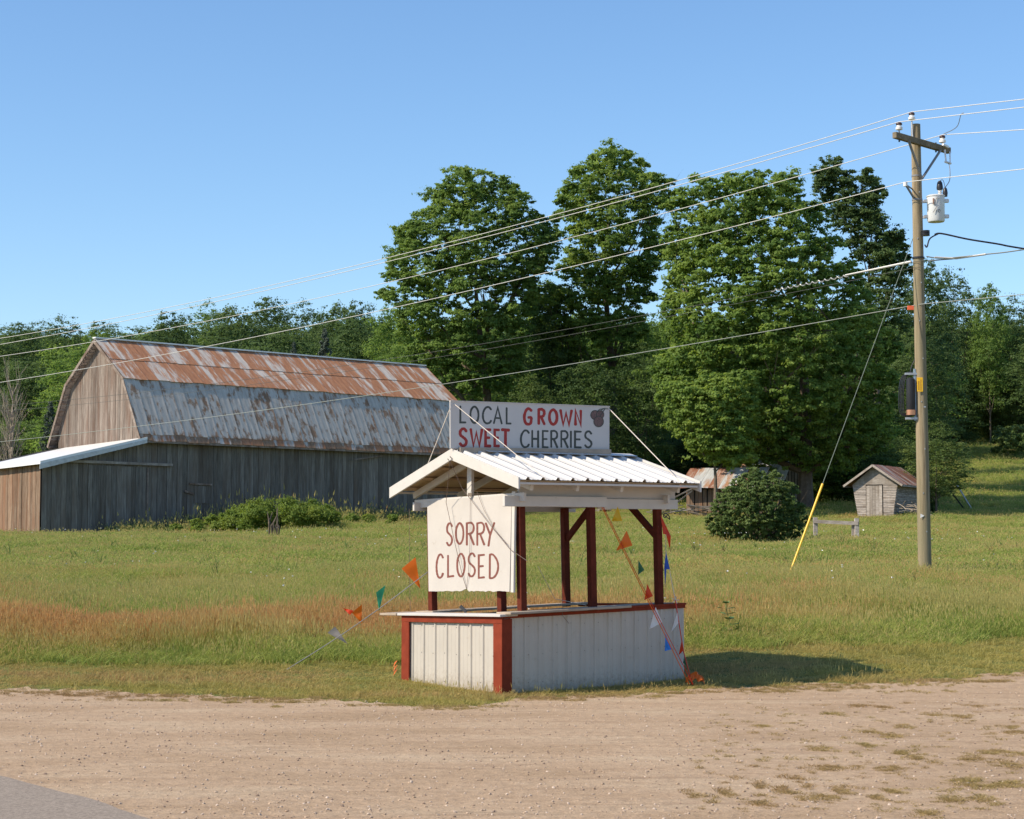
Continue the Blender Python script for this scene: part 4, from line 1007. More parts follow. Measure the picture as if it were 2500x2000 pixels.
# guy wire
gb = G(1925, 1414)+UZ*.05; gt = pc(P(2236, 582, PY).z)+Vector((-.12, 0, 0))
guy = thing('guy_wire', gb, 'steel guy wire with yellow plastic sleeve anchored in the grass left of the pole', 'guy wire')
MB().tube([gb, gb.lerp(gt, .5), gt], .0085, 6).build('strand', M_GUY, guy)
f_ = .262
m = MB(); m.tube([gb.lerp(gt, .001), gb.lerp(gt, f_)], [.021, .027], 8); m.build('sleeve', M_YEL, guy, smooth=True)

# ============================================================ SHEDS, FENCE, LUMBER
def frame_axes(ang):
    a = Vector((math.sin(R(ang)), math.cos(R(ang)), 0)); return a, Vector((-a.y, a.x, 0))
# small shed on the right
SA, SG = frame_axes(30)
sb = G(2192, 1264); SO = Vector((sb.x, sb.y, sb.z))
def H(a, g, z): return SO+SA*a+SG*g+UZ*z
shed = thing('shed', H(2, 1.4, 0), 'small narrow grey shed with rusty roof and closed plank door behind the pole', 'shed')
SW, SL, SH = 2.75, 4.4, 1.95
m = MB(); low = lambda g, a: H(a, .30+(SW-.6)*(g/SW)+.15*0, -.3)
m.hexa([H(.06, .34, -.3), H(SL, .30, -.3), H(SL, SW-.3, -.3), H(.06, SW-.36, -.3), H(.06, .06, SH), H(SL, .06, SH), H(SL, SW-.06, SH), H(.06, SW-.06, SH)])
sw_ = m.build('wall', M_INNER, shed)
for k in range(21):
    z0 = -.1+k*.098; t = max(0, z0)/SH; i0 = .30*(1-t); i1 = .34*(1-t); j = rnd.uniform(-.01, .01)
    ft = lambda g, z, d=0: H(.0-d, g, z)
    for g0, g1 in ((i0, .86), (1.92, SW-i1)):
        m = MB(); m.hexa([H(-.015, g0, z0+j), H(.04, g0, z0+j), H(.04, g1, z0-j), H(-.015, g1, z0-j), H(.012, g0, z0+j+.092), H(.04, g0, z0+j+.092), H(.04, g1, z0-j+.092), H(.012, g1, z0-j+.092)][0:8]); m.build('clapboard', M_SILV, sw_)
    m = MB(); m.hexa([H(.0, i0-.03, z0), H(SL, i0-.03, z0-j), H(SL, i0+.03, z0-j), H(.0, i0+.03, z0), H(.0, i0+.0, z0+.092), H(SL, i0+.0, z0-j+.092), H(SL, i0+.03, z0-j+.092), H(.0, i0+.03, z0+.092)]); m.build('clapboard', M_SILV, sw_)
d_ = MB().box(H(.0, 1.39, .9), (.01, .01, .01)).build('door', M_SILV, shed)
for k in range(5):
    g = .92+k*.195; MB().bar(H(-.035, g+.09, -.05), H(-.035, g+.09+rnd.uniform(-.01, .01), 1.86), .03, .186, up=SG).build('board', M_SILV, d_)
m = MB(); m.add([H(-.02, .02, SH-.03), H(-.02, SW-.02, SH-.03), H(-.02, SW/2, 3.02), H(.03, .02, SH-.03), H(.03, SW-.02, SH-.03), H(.03, SW/2, 3.02)], [(0, 2, 1), (3, 4, 5), (0, 1, 4, 3), (1, 2, 5, 4), (2, 0, 3, 5)]); m.build('gable', M_SILV, shed)
def shedroof(H, SL, SW, ze_, zr, ov, mat, parent, o0=-.35, n=6):
    for s in (0, 1):
        g0 = -ov if s == 0 else SW+ov; gm_ = SW/2
        for k in range(n):
            a0 = o0+(SL-o0+.3)*k/n; a1 = o0+(SL-o0+.3)*(k+1)/n+.03
            c = [H(a0, g0, ze_+rnd.uniform(-.01, .01)), H(a1, g0, ze_), H(a1, gm_, zr), H(a0, gm_, zr)]
            lift = UZ*(.03+.012*(k % 2)); v = [p+lift-UZ*.02 for p in c]+[p+lift for p in c]
            m = MB(); m.add(v, [(3, 2, 1, 0), (4, 5, 6, 7), (0, 1, 5, 4), (1, 2, 6, 5), (2, 3, 7, 6), (3, 0, 4, 7)], [(a0, 2), (a1, 2), (a1, 0), (a0, 0)]*2); m.build('roof_sheet', mat, parent)
        MB().bar(H(o0-.02, g0, ze_-.03), H(o0-.02, gm_, zr-.03), .035, .12, up=SG).build('rake_board', M_SILV, parent)
        MB().bar(H(o0, g0+(.03 if s == 0 else -.03), ze_-.04), H(SL+.25, g0+(.03 if s == 0 else -.03), ze_-.04), .03, .09).build('eave_board', M_SILV, parent)
r_ = MB().bar(H(-.3, SW/2, 2.98), H(SL+.2, SW/2, 2.98), .06, .06).build('roof', M_TRIM, shed)
shedroof(H, SL, SW, 1.86, 3.06, .42, M_SHEDR, r_)
# junk at its right side
jp = thing('brush_pile', H(.6, -.9, 0), 'tangled pile of pale sticks at the right wall of the small shed', 'brush pile')
for k in range(26):
    a = H(rnd.uniform(-.2, 1.6), rnd.uniform(-1.5, -.15), rnd.uniform(0, .75)); d = Vector((rnd.uniform(-1, 1), rnd.uniform(-1, 1), rnd.uniform(-.4, .5))).normalized()*rnd.uniform(.4, .8)
    MB().tube([a-d, a+Vector((0, 0, .1*rnd.random())), a+d], .022, 5).build('stick', M_BARKP, jp)
pp = G(2375, 1245)
pr_ = thing('leaning_post', pp, 'two poles leaning together in the field right of the small shed', 'post')
MB().tube([pp+UZ*-.1, pp+Vector((-1.1, 0, 1.75))], .05, 6).build('pole', M_STEEL, pr_); MB().tube([pp+Vector((-.45, 0, -.1)), pp+Vector((-1.45, 0, 1.2))], .05, 6).build('pole', M_INNER, pr_)
# collapsing sheds behind the bush
LA_, LG = frame_axes(108)
lb = G(1672, 1256); LO = lb
def J(a, g, z): return LO+LA_*a+LG*g+UZ*z
ls = thing('collapsed_shed', J(2, 1.5, 0), 'low collapsing plank shed with sagging rusty tin roof left of the big bush', 'shed')
lw_ = MB(); lw_.hexa([J(.1, .1, -.3), J(4.6, .1, -.3), J(4.6, 3, -.3), J(.1, 3, -.3), J(.3, .1, 1.6), J(4.6, .1, 1.75), J(4.6, 3, 1.75), J(.3, 3, 1.6)]); lw_ = lw_.build('wall', M_INNER, ls)
for k in range(17):
    a = .1+k*.27; MB().bar(J(a+.1, .04, -.3), J(a+.12+rnd.uniform(-.04, .06), .04, 1.55), .03, .22, up=LA_).build('board', M_BLEAN, lw_)
for k in range(8):
    a0 = -.3+k*.64; a1 = a0+.66; c = [J(a0, -.65, 1.62+.04*math.sin(k)), J(a1, -.65, 1.62+.04*math.sin(k+1)), J(a1+.3, 1.6, 2.95), J(a0+.3, 1.6, 2.95)]
    v = [p+UZ*(.012*(k % 2)-.02) for p in c]+[p+UZ*(.012*(k % 2)) for p in c]; m = MB(); m.add(v, [(3, 2, 1, 0), (4, 5, 6, 7), (0, 1, 5, 4), (1, 2, 6, 5), (2, 3, 7, 6), (3, 0, 4, 7)], [(a0, 2.3), (a1, 2.3), (a1, 0), (a0, 0)]*2); m.build('roof_sheet', M_SHEDR if k % 3 == 0 else M_TINSH, ls)
lp = thing('lumber_pile', G(1650, 1258), 'heap of grey broken planks and leaning poles at left end of the collapsed shed', 'lumber pile')
lc = G(1668, 1262)
for k in range(30):
    a = lc+Vector((rnd.uniform(-1.9, 1.9), rnd.uniform(-.6, .5), rnd.uniform(.1, .85))); an = rnd.uniform(-.5, .5); d = Vector((math.cos(an), math.sin(an)*.6, rnd.uniform(-.22, .25)))*rnd.uniform(.5, 1.2)
    MB().bar(a-d, a+d, .15, .05).build('plank', M_SILV, lp)
for a, b in (((1607, 1245), (1652, 1198)), ((1625, 1248), (1690, 1198)), ((1612, 1232), (1690, 1193))):
    MB().bar(P(*a, lc.y-.3), P(*b, lc.y+.2), .07, .07).build('pole', M_SILV, lp)
# taller shed, tin roof, dark gable leaning right
TA, TG = frame_axes(-38)
tb = G(1978, 1236)
TO = tb
def Q_(a, g, z): return TO+TA*a+TG*g+UZ*z
ts = thing('old_shed', Q_(-2, 2, 0), 'tall leaning shed with silver tin roof half hidden by maple branches', 'shed')
m = MB(); gsh = [Vector(P(*p, tb.y)) for p in ((1925, 1236), (1985, 1236), (1984, 1175), (1962, 1136), (1932, 1118), (1918, 1168))]
gb_ = [p+Vector((-1.2, 3.0, .1)) for p in gsh]
n = len(gsh); m.add(gsh+gb_, [list(range(n)), list(range(n, 2*n))[::-1]]+[(i, (i+1) % n, n+(i+1) % n, n+i)[::-1] for i in range(n)]); tw_ = m.build('wall', M_INNER, ts)
for k in range(9):
    x = 1921+k*7.4; m = MB(); y1 = np.interp(x, [1918, 1932, 1962, 1984], [1168, 1120, 1137, 1174])
    MB().bar(P(x+5 if x > 1960 else x, 1238, tb.y-.06), P(x, y1+2, tb.y-.06), .03, .155, up=Vector((1, 0, 0))).build('board', M_SILV, tw_)
for k in range(5):
    t0, t1 = k/5, (k+1)/5
    def rf2(t, s): # t along the ridge to the left, s down slope
        a = Vector(P(1940-118*t, 1106+4*t, tb.y-.2+.3*t)); b = Vector(P(1916-128*t, 1172+8*t, tb.y-1.6+.3*t)); return a.lerp(b, s)
    c = [rf2(t0, 1), rf2(t1, 1), rf2(t1, 0), rf2(t0, 0)]; v = [p-UZ*.02+UZ*.01*(k % 2) for p in c]+[p+UZ*.01*(k % 2) for p in c]
    m = MB(); m.add(v, [(3, 2, 1, 0), (4, 5, 6, 7), (0, 1, 5, 4), (1, 2, 6, 5), (2, 3, 7, 6), (3, 0, 4, 7)], [(t0*3, 2.3), (t1*3, 2.3), (t1*3, 0), (t0*3, 0)]*2); m.build('roof_sheet', M_TINW if k in (0, 2) else M_TINSH, ts)
# hitching rail
fa, fb = G(1991, 1317), G(2092, 1321); fb.z += 0
rail = thing('hitching_rail', fa, 'low weathered wooden rail on two short posts in the field right of the bush', 'rail')
for p, h in ((fa, .88), (fb, .92)): MB().box(p+UZ*(h/2-.1), (.17, .17, h+.2)).build('post', M_SILV, rail, bevel=.01)
MB().box(fb+Vector((-.13, .1, .4)), (.12, .1, .8)).build('post', M_SILV, rail)
MB().bar(fa+UZ*.72+Vector((-.1, -.1, 0)), fb+UZ*.70+Vector((.05, -.1, 0)), .06, .14).build('rail', M_SILV, rail)
# boards stacked beyond the stand
bs_ = G(1458, 1256)
bt = thing('board_stack', bs_, 'short stack of pale boards in the grass seen between the stand posts', 'board stack')
for k in range(3): MB().box(bs_+Vector((-.05*k, .1*k, .22+k*.32)), (1.75-.2*k, .5, .16)).build('board', M_SILV, bt, bevel=.01)
MB().box(bs_+Vector((.5, 0, .08)), (.7, .5, .5)).build('block', M_TINSH, bt)
MB().box(bs_+Vector((-.5, 0, .08)), (.5, .5, .5)).build('block', M_SILV, bt)

# ============================================================ TREES
def leaf_mesh(name, C, N, size, tint, aspect=.62):
    n = len(C); N = N/np.linalg.norm(N, axis=1, keepdims=True)
    t = np.cross(N, rng.normal(size=(n, 3))); t /= np.linalg.norm(t, axis=1, keepdims=True); b = np.cross(N, t)
    s = (size*rng.uniform(.6, 1.35, n))[:, None]
    V = np.stack([C-t*s, C-b*s*aspect+N*s*.12, C+t*s, C+b*s*aspect+N*s*.12], 1).reshape(-1, 3)
    F = np.arange(4*n).reshape(-1, 4)
    me = np_mesh(name, V, F); a = me.attributes.new('tint', 'FLOAT', 'POINT'); a.data.foreach_set('value', np.repeat(tint, 4).astype(np.float32)); return me
def unit(n): v = rng.normal(size=(n, 3)); return v/np.linalg.norm(v, axis=1, keepdims=True)
def foliage(L, sub, per, leaf, name, flat=.62, subr=.36, tvar=.22, tb=None):
    "L: (n,4) lobes; sub clumps on each lobe; leaves on each clump"
    L = np.asarray(L); n = len(L); k = sub
    d = unit(n*k); d[:, 2] = np.where(rng.random(n*k) < .62, np.abs(d[:, 2]), d[:, 2]); lr_ = np.repeat(L[:, 3], k)
    sc = np.repeat(L[:, :3], k, 0)+d*(lr_*rng.uniform(.55, 1.08, n*k))[:, None]*np.array([1, 1, .8])
    sr = lr_*subr*rng.uniform(.6, 1.35, n*k)
    tl_ = np.repeat(rng.uniform(-tvar, tvar, n)+(0 if tb is None else tb), k)+rng.uniform(-.1, .1, n*k)
    cnt = n*k*per; e = unit(cnt); e[:, 2] = np.where(rng.random(cnt) < .7, np.abs(e[:, 2]), e[:, 2])
    rr = np.minimum(np.abs(rng.normal(size=cnt))*.62, 1.15*rng.random(cnt)**.3)
    C = np.repeat(sc, per, 0)+e*(np.repeat(sr, per)*rr)[:, None]*np.array([1, 1, flat])
    dd = np.repeat(d, per, 0); N = e*.5+dd*.5+rng.normal(size=(cnt, 3))*.55+np.array([-.12, -.05, .35])
    tint = .5+np.repeat(tl_, per)+rng.normal(size=cnt)*.07
    return leaf_mesh(name, C, N, leaf, tint), sc
def lobes_from_profile(prof, Y, D, sp, rr, drop=.08, back=.6, fill=.4):
    "prof: (y, xl, xr) pixels; sp spacing px; rr lobe radius px"
    ys = [p[0] for p in prof]; out = []; mpp = Y/FPX
    y = ys[0]+rr*.35
    row = 0
    y0, y1 = ys[0], ys[-1]
    while y < ys[-1]:
        xl = np.interp(y, ys, [p[1] for p in prof])+rr*.55; xr = np.interp(y, ys, [p[2] for p in prof])-rr*.55
        xc = (xl+xr)/2; hw = max((xr-xl)/2, 1)
        x = xl+(sp*.5 if row % 2 else 0)*.6
        vf = math.sin(math.pi*min(1, max(.12, (y-y0+rr)/(y1-y0+rr*1.2))))**.5
        while x <= xr+1:
            t = max(-1, min(1, (x-xc)/hw)); dep = D*math.sqrt(max(0, 1-t*t))*vf
            for s, pr in ((-1, 1-drop), (1, back), (0, fill)):
                if rnd.random() < pr:
                    dy = s*dep*rnd.uniform(.75, 1.0)+(rnd.uniform(-.5, .5)*dep if s == 0 else 0)
                    q = P(x+rnd.uniform(-.3, .3)*sp, y+rnd.uniform(-.3, .3)*sp, Y+dy); out.append((q.x, q.y, q.z, rr*mpp*rnd.uniform(.72, 1.2)))
            x += sp
        y += sp*.82; row += 1
    return np.array(out)
def trunk_mesh(base, topz, L, r0, nb=26, lean=(0, 0)):
    "trunk, a dozen limbs that fork towards groups of lobes"
    m = MB(); base = Vector(base); H_ = topz-base.z; L = np.asarray(L)
    pts = []; rs_ = []
    for k in range(11):
        t = k/10; pts.append(base+Vector((lean[0]*t+.018*H_*math.sin(t*6)*t, lean[1]*t, H_*.80*t-.02*H_))); rs_.append(r0*(1.25-.25*min(1, t*8))*(1-t*.86))
    m.tube(pts, rs_, 8)
    C = L[:, :3]; nc = max(5, nb//5); cen = C[[rnd.randrange(len(C)) for _ in range(nc)]]
    for _ in range(4):
        d = ((C[:, None]-cen[None])**2).sum(2).argmin(1)
        cen = np.array([C[d == i].mean(0) if (d == i).any() else cen[i] for i in range(nc)])
    def limb(a, b, r, r2, sag=.12, n=4):
        w = Vector((rnd.uniform(-1, 1), rnd.uniform(-1, 1), rnd.uniform(-.6, .3)))*(b-a).length*.07
        q = [a.lerp(b, k/n)+w*math.sin(math.pi*k/n)-UZ*(sag*(b-a).length*math.sin(math.pi*k/n)) for k in range(n+1)]
        m.tube(q, [r+(r2-r)*k/n for k in range(n+1)], 5, False); return q
    for i in range(nc):
        c = Vector(cen[i]); hd = math.hypot(c.x-base.x, c.y-base.y); zz_ = c.z-hd*rnd.uniform(.7, 1.1)-.04*H_
        f = min(.92, max(.16, (zz_-base.z)/(H_*.80))); j = min(9, int(f*10)); a = pts[j].lerp(pts[j+1], f*10-j); r = rs_[j]*.55
        q = limb(a, c, r, r*.35); mem = C[d == i]
        if len(mem) > 7: mem = mem[rng.permutation(len(mem))[:7]]
        for e in mem:
            k = rnd.choice((2, 3, 4)); qq = limb(q[k], Vector(e), r*.32, r*.06, .05, 3)
            for _ in range(2): m.tube([qq[2], Vector(e)+Vector((rnd.uniform(-1, 1), rnd.uniform(-1, 1), rnd.uniform(-.2, 1)))*r0*2.2], [r*.10, r*.03], 3, False)
    return m
def big_tree(prof, Y, D, sp, rr, sub, per, leaf, mat, label, basepx, r0, tvar=.22, drop=.06, nb=30, back=.55, extra=None, tb=None, cat='tree', name='maple_tree', lean=(0, 0), flat=.62):
    L = lobes_from_profile(prof, Y, D, sp, rr, drop, back)
    if extra is not None: L = np.concatenate([L, extra])
    bx = (basepx-1250)/FPX*Y; bz = tz(bx, Y); root = thing(name, (bx, Y, bz), label, cat)
    me, sc = foliage(L, sub, per, leaf, 'crown', tvar=tvar, tb=tb, flat=.52, subr=.46)
    me.transform(Matrix.Translation((-bx, -Y, -bz))); o = link_mesh('crown', me, mat, root)
    topz = P(prof[0][1], prof[0][0], Y).z
    trunk_mesh((bx, Y, bz), topz, L, r0, nb, lean).build('trunk', M_BARK, root, smooth=True)
    return root
CA = lambda x, y: (850+x*.4637, 320+y*.4637)
def prof_c(lst, ox, oy, s=.4637): return [(oy+y*s, ox+a*s, ox+b*s) for y, a, b in lst]
def lob_list(lst, Y, D, ox, oy, s=.4637, rep_=6):
    out = []
    for x, y, r in lst:
        R_ = r*s*Y/FPX
        for k in range(rep_):
            q = P(ox+x*s, oy+y*s, Y+rnd.uniform(-D, D*.7)); a = rnd.uniform(0, 6.28); d = R_*.62*math.sqrt(rnd.random())
            out.append((q.x+math.cos(a)*d, q.y, q.z+math.sin(a)*d*.8, R_*rnd.uniform(.42, .66)))
    return np.array(out)
# tree A, the airy maple above the left of the roof sign
LAx = [(650, 265, 75), (540, 290, 70), (700, 300, 75), (500, 350, 80), (620, 380, 80), (730, 370, 80), (850, 300, 45), (840, 360, 75), (900, 390, 75), (470, 410, 60), (560, 440, 80), (660, 450, 60), (900, 440, 70),
       (350, 490, 60), (310, 530, 70), (390, 540, 70), (270, 600, 80), (350, 620, 70), (250, 690, 60), (230, 760, 60), (300, 740, 60), (210, 860, 70), (290, 830, 70), (230, 900, 70), (440, 640, 60), (520, 590, 75), (620, 540, 70), (700, 590, 75),
       (780, 540, 75), (860, 520, 60), (990, 450, 45), (1030, 500, 60), (1080, 480, 50), (1080, 560, 70), (1000, 570, 50), (930, 640, 60), (1010, 640, 60), (1070, 640, 60), (860, 670, 70), (940, 700, 70), (1000, 740, 50), (640, 700, 75), (730, 700, 60), (560, 720, 60),
       (470, 720, 50), (400, 830, 60), (480, 850, 70), (580, 840, 75), (680, 800, 50), (790, 810, 70), (880, 800, 70), (970, 820, 70), (1000, 860, 50),
       (340, 950, 75), (430, 940, 75), (530, 930, 80), (630, 950, 75), (760, 930, 60), (850, 940, 70), (940, 920, 60), (380, 1050, 80), (480, 1050, 80), (590, 1040, 80), (640, 1100, 70), (820, 1030, 70), (900, 1050, 60), (520, 1150, 80), (640, 1200, 75), (760, 1150, 70), (880, 1130, 60), (420, 1180, 70), (580, 1280, 80), (700, 1300, 70), (800, 1250, 60), (640, 1370, 70), (880, 1230, 60)]
def list_tree(lst, Y, D, ox, oy, mat, label, basepx, r0, topy, sub=14, per=36, leaf=.088, tvar=.2, name='maple_tree', nb=60, cat='tree', s=.4637, lean=(0, 0), tb=None, prof=None):
    L = np.concatenate([lob_list(lst, Y, D, ox, oy, s, 3), lobes_from_profile(prof_c(prof, ox, oy), Y, D*1.2, 30, 26, .20, .30, .22)]); bx = (basepx-1250)/FPX*Y; bz = tz(bx, Y); root = thing(name, (bx, Y, bz), label, cat)
    me, sc = foliage(L, sub, per, leaf, 'crown', tvar=tvar, tb=tb, subr=.52, flat=.5); me.transform(Matrix.Translation((-bx, -Y, -bz))); link_mesh('crown', me, mat, root)
    trunk_mesh((bx, Y, bz), P(1250, topy, Y).z, L, r0, nb, lean).build('trunk', M_BARK, root, smooth=True); return root
list_tree(LAx, 132, 3.6, 850, 320, M_LA, 'tall airy maple with a rounded top, above the left part of the roof sign', 1200, .42, 415, lean=(-.9, 0), prof=[(215, 540, 745), (260, 460, 800), (300, 430, 890), (350, 410, 950), (420, 420, 970), (460, 340, 990), (520, 270, 1100), (580, 250, 1120), (640, 230, 1110), (700, 190, 1090), (760, 180, 1060), (820, 200, 1030), (900, 175, 1000), (960, 190, 1000), (1040, 280, 980), (1150, 260, 960), (1280, 400, 930), (1400, 500, 900)])
LBx = [(1390, 110, 40), (1370, 140, 60), (1290, 150, 50), (1470, 130, 50), (1540, 175, 50), (1420, 190, 75), (1330, 200, 60), (1200, 210, 40), (1230, 240, 60), (1500, 230, 75), (1590, 250, 50), (1620, 300, 60), (1690, 290, 50), (1300, 280, 80), (1400, 290, 80), (1520, 310, 80), (1720, 330, 45), (1190, 320, 60), (1120, 370, 50), (1200, 400, 70),
       (1300, 380, 80), (1420, 390, 85), (1540, 400, 85), (1640, 380, 70), (1150, 440, 60), (1230, 490, 70), (1340, 490, 80), (1460, 490, 80), (1580, 480, 70), (1180, 560, 50), (1260, 590, 70), (1380, 590, 80), (1490, 590, 80), (1590, 570, 70), (1640, 640, 60), (1190, 680, 60), (1280, 690, 70), (1390, 680, 80), (1500, 680, 80), (1600, 690, 60),
       (1180, 760, 60), (1280, 780, 75), (1390, 780, 80), (1500, 770, 80), (1580, 790, 50), (1090, 830, 60), (1170, 860, 75), (1290, 880, 80), (1400, 880, 80), (1510, 870, 80), (1590, 880, 50), (1000, 900, 60), (1060, 920, 75), (1170, 960, 80), (1290, 980, 80), (1410, 980, 80), (1520, 970, 70), (970, 980, 50), (1080, 1030, 75), (1200, 1060, 80), (1320, 1070, 80), (1440, 1060, 75), (1540, 1040, 50)]
list_tree(LBx, 138, 4.0, 850, 320, M_LB, 'tallest maple with a pointed dark top, above the right part of the roof sign', 1492, .46, 357, tvar=.26, prof=[(85, 1340, 1440), (120, 1270, 1510), (170, 1210, 1560), (220, 1200, 1580), (270, 1190, 1680), (340, 1110, 1720), (400, 1110, 1730), (480, 1170, 1670), (560, 1160, 1670), (640, 1150, 1690), (720, 1130, 1650), (800, 1050, 1610), (880, 970, 1610), (980, 950, 1590), (1080, 960, 1580), (1200, 1000, 1560), (1300, 1020, 1500)])
LDx = [(1055, 95, 35), (1035, 135, 50), (975, 165, 45), (950, 140, 25), (1010, 205, 60), (1080, 215, 50), (1140, 240, 60), (1200, 180, 45), (1235, 165, 45), (1240, 215, 55), (1290, 260, 45), (1190, 280, 65), (1100, 300, 70), (1270, 300, 50), (1150, 370, 75), (1240, 370, 60), (1060, 370, 70), (1100, 440, 80), (1120, 520, 80), (1180, 600, 80), (1280, 420, 60), (1200, 450, 75), (1300, 480, 70), (1370, 480, 55), (1350, 540, 65), (1250, 540, 75), (1400, 540, 40), (1420, 600, 40), (1340, 610, 70), (1400, 660, 60), (1280, 620, 75), (1020, 280, 60), (1440, 660, 40), (1380, 720, 60)]
list_tree(LDx, 141, 3.0, 1550, 350, M_LD, 'dark leafy tree with ragged top between the widest maple and the pole', 2140, .35, 392, nb=30, prof=[(90, 1035, 1075), (130, 950, 1085), (180, 940, 1260), (230, 930, 1290), (290, 960, 1310), (350, 1000, 1320), (430, 1050, 1360), (480, 1100, 1400), (540, 1150, 1420), (600, 1200, 1430), (660, 1250, 1440), (720, 1240, 1440), (800, 1200, 1460), (900, 1150, 1470), (1000, 1150, 1480), (1100, 1200, 1470)])
PCp = prof_c([(190, 330, 880), (250, 250, 930), (330, 190, 960), (420, 190, 1010), (520, 170, 1050), (600, 190, 1120), (700, 190, 1180), (800, 160, 1240), (900, 150, 1280), (1000, 150, 1330), (1080, 140, 1380), (1170, 140, 1400), (1250, 110, 1410), (1320, 110, 1410), (1400, 150, 1400), (1480, 190, 1380), (1560, 230, 1340), (1640, 300, 1280), (1690, 560, 1180)], 1550, 350)
big_tree(PCp, 124, 7.0, 36, 33, 14, 38, .105, M_LB, 'widest maple, broad green crown reaching down to the old sheds', 1965, .5, tvar=.30, drop=.05, nb=50, tb=-.04)
# lower bright skirt of that group: a young maple left of the sheds
PDp = prof_c([(1240, 480, 620), (1290, 130, 680), (1350, 130, 660), (1430, 180, 640), (1520, 230, 640), (1600, 280, 640), (1660, 360, 640), (1700, 420, 600)], 1550, 350)
big_tree(PDp, 116, 2.2, 26, 25, 13, 44, .085, M_LB, 'young yellow green maple in front of the widest tree, over the collapsed shed', 1745, .14, tvar=.2, drop=.0, nb=14, tb=.14)
# generic shared crowns
def generic(seed, n, kind='round', leaf=.05):
    global rng
    L = []
    r_ = random.Random(seed)
    if kind == 'cone':
        for i in range(n):
            t = (i+.5)/n; a = i*2.4; rad = .46*(1-t)**.9; L.append((rad*math.cos(a), rad*math.sin(a), .06+.92*t, .05+.16*(1-t)))
    else:
        for i in range(n):
            t = (i+.5)/n; th = i*2.39996; ph = math.acos(1-1.7*t); rad = .36*(1 if kind == 'round' else .8)*r_.uniform(.8, 1.15)
            L.append((rad*math.sin(ph)*math.cos(th), rad*math.sin(ph)*math.sin(th), .56+.36*math.cos(ph)*r_.uniform(.85, 1.1), .14*r_.uniform(.7, 1.4)))
        for i in range(n//3): L.append((r_.uniform(-.22, .22), r_.uniform(-.22, .22), r_.uniform(.25, .8), .17))
    L = np.array(L); AS = 2.1; L[:, 2] *= AS; L[:, 3] *= (1.4 if kind != 'cone' else 1)
    if kind != 'cone': L = L[np.argsort(-L[:, 2])]
    me, sc = foliage(L, 16, 32, leaf*1.05, 'crown', tvar=.2, subr=.46); me.use_fake_user = True
    me.transform(Matrix.Diagonal((1, 1, 1/AS, 1))); L[:, 2] /= AS
    m = trunk_mesh((0, 0, 0), .85, L, .022, 8); tm = bpy.data.meshes.new('trunk'); tm.from_pydata(m.v, [], m.f); tm.materials.append(M_BARK)
    return me, tm
GEN = [generic(1, 36, leaf=.0125), generic(2, 44, 'tall', .0125), generic(3, 30, leaf=.0135), generic(4, 60, 'cone', .014)]
def far_tree(px, ytop, Y, wpx, g, mat, label, name='broadleaf_tree', ybase=None, group=None, sink=0):
    x = (px-1250)/FPX*Y; z = tz(x, Y)-sink; h = P(px, ytop, Y).z-z; w = wpx/FPX*Y
    root = thing(name, (x, Y, z), label, 'tree', group); me, tm = GEN[g]
    c = bpy.data.objects.new('crown', me); COL.objects.link(c); c.parent = root
    if not me.materials: me.materials.append(mat)
    c.material_slots[0].link = 'OBJECT'; c.material_slots[0].material = mat
    t = bpy.data.objects.new('trunk', tm); COL.objects.link(t); t.parent = root
    a = rnd.uniform(0, 6.28)
    for o in (c, t): o.scale = (w*1.08, w*1.08, h*1.02); o.rotation_euler = (0, 0, a)
    return root
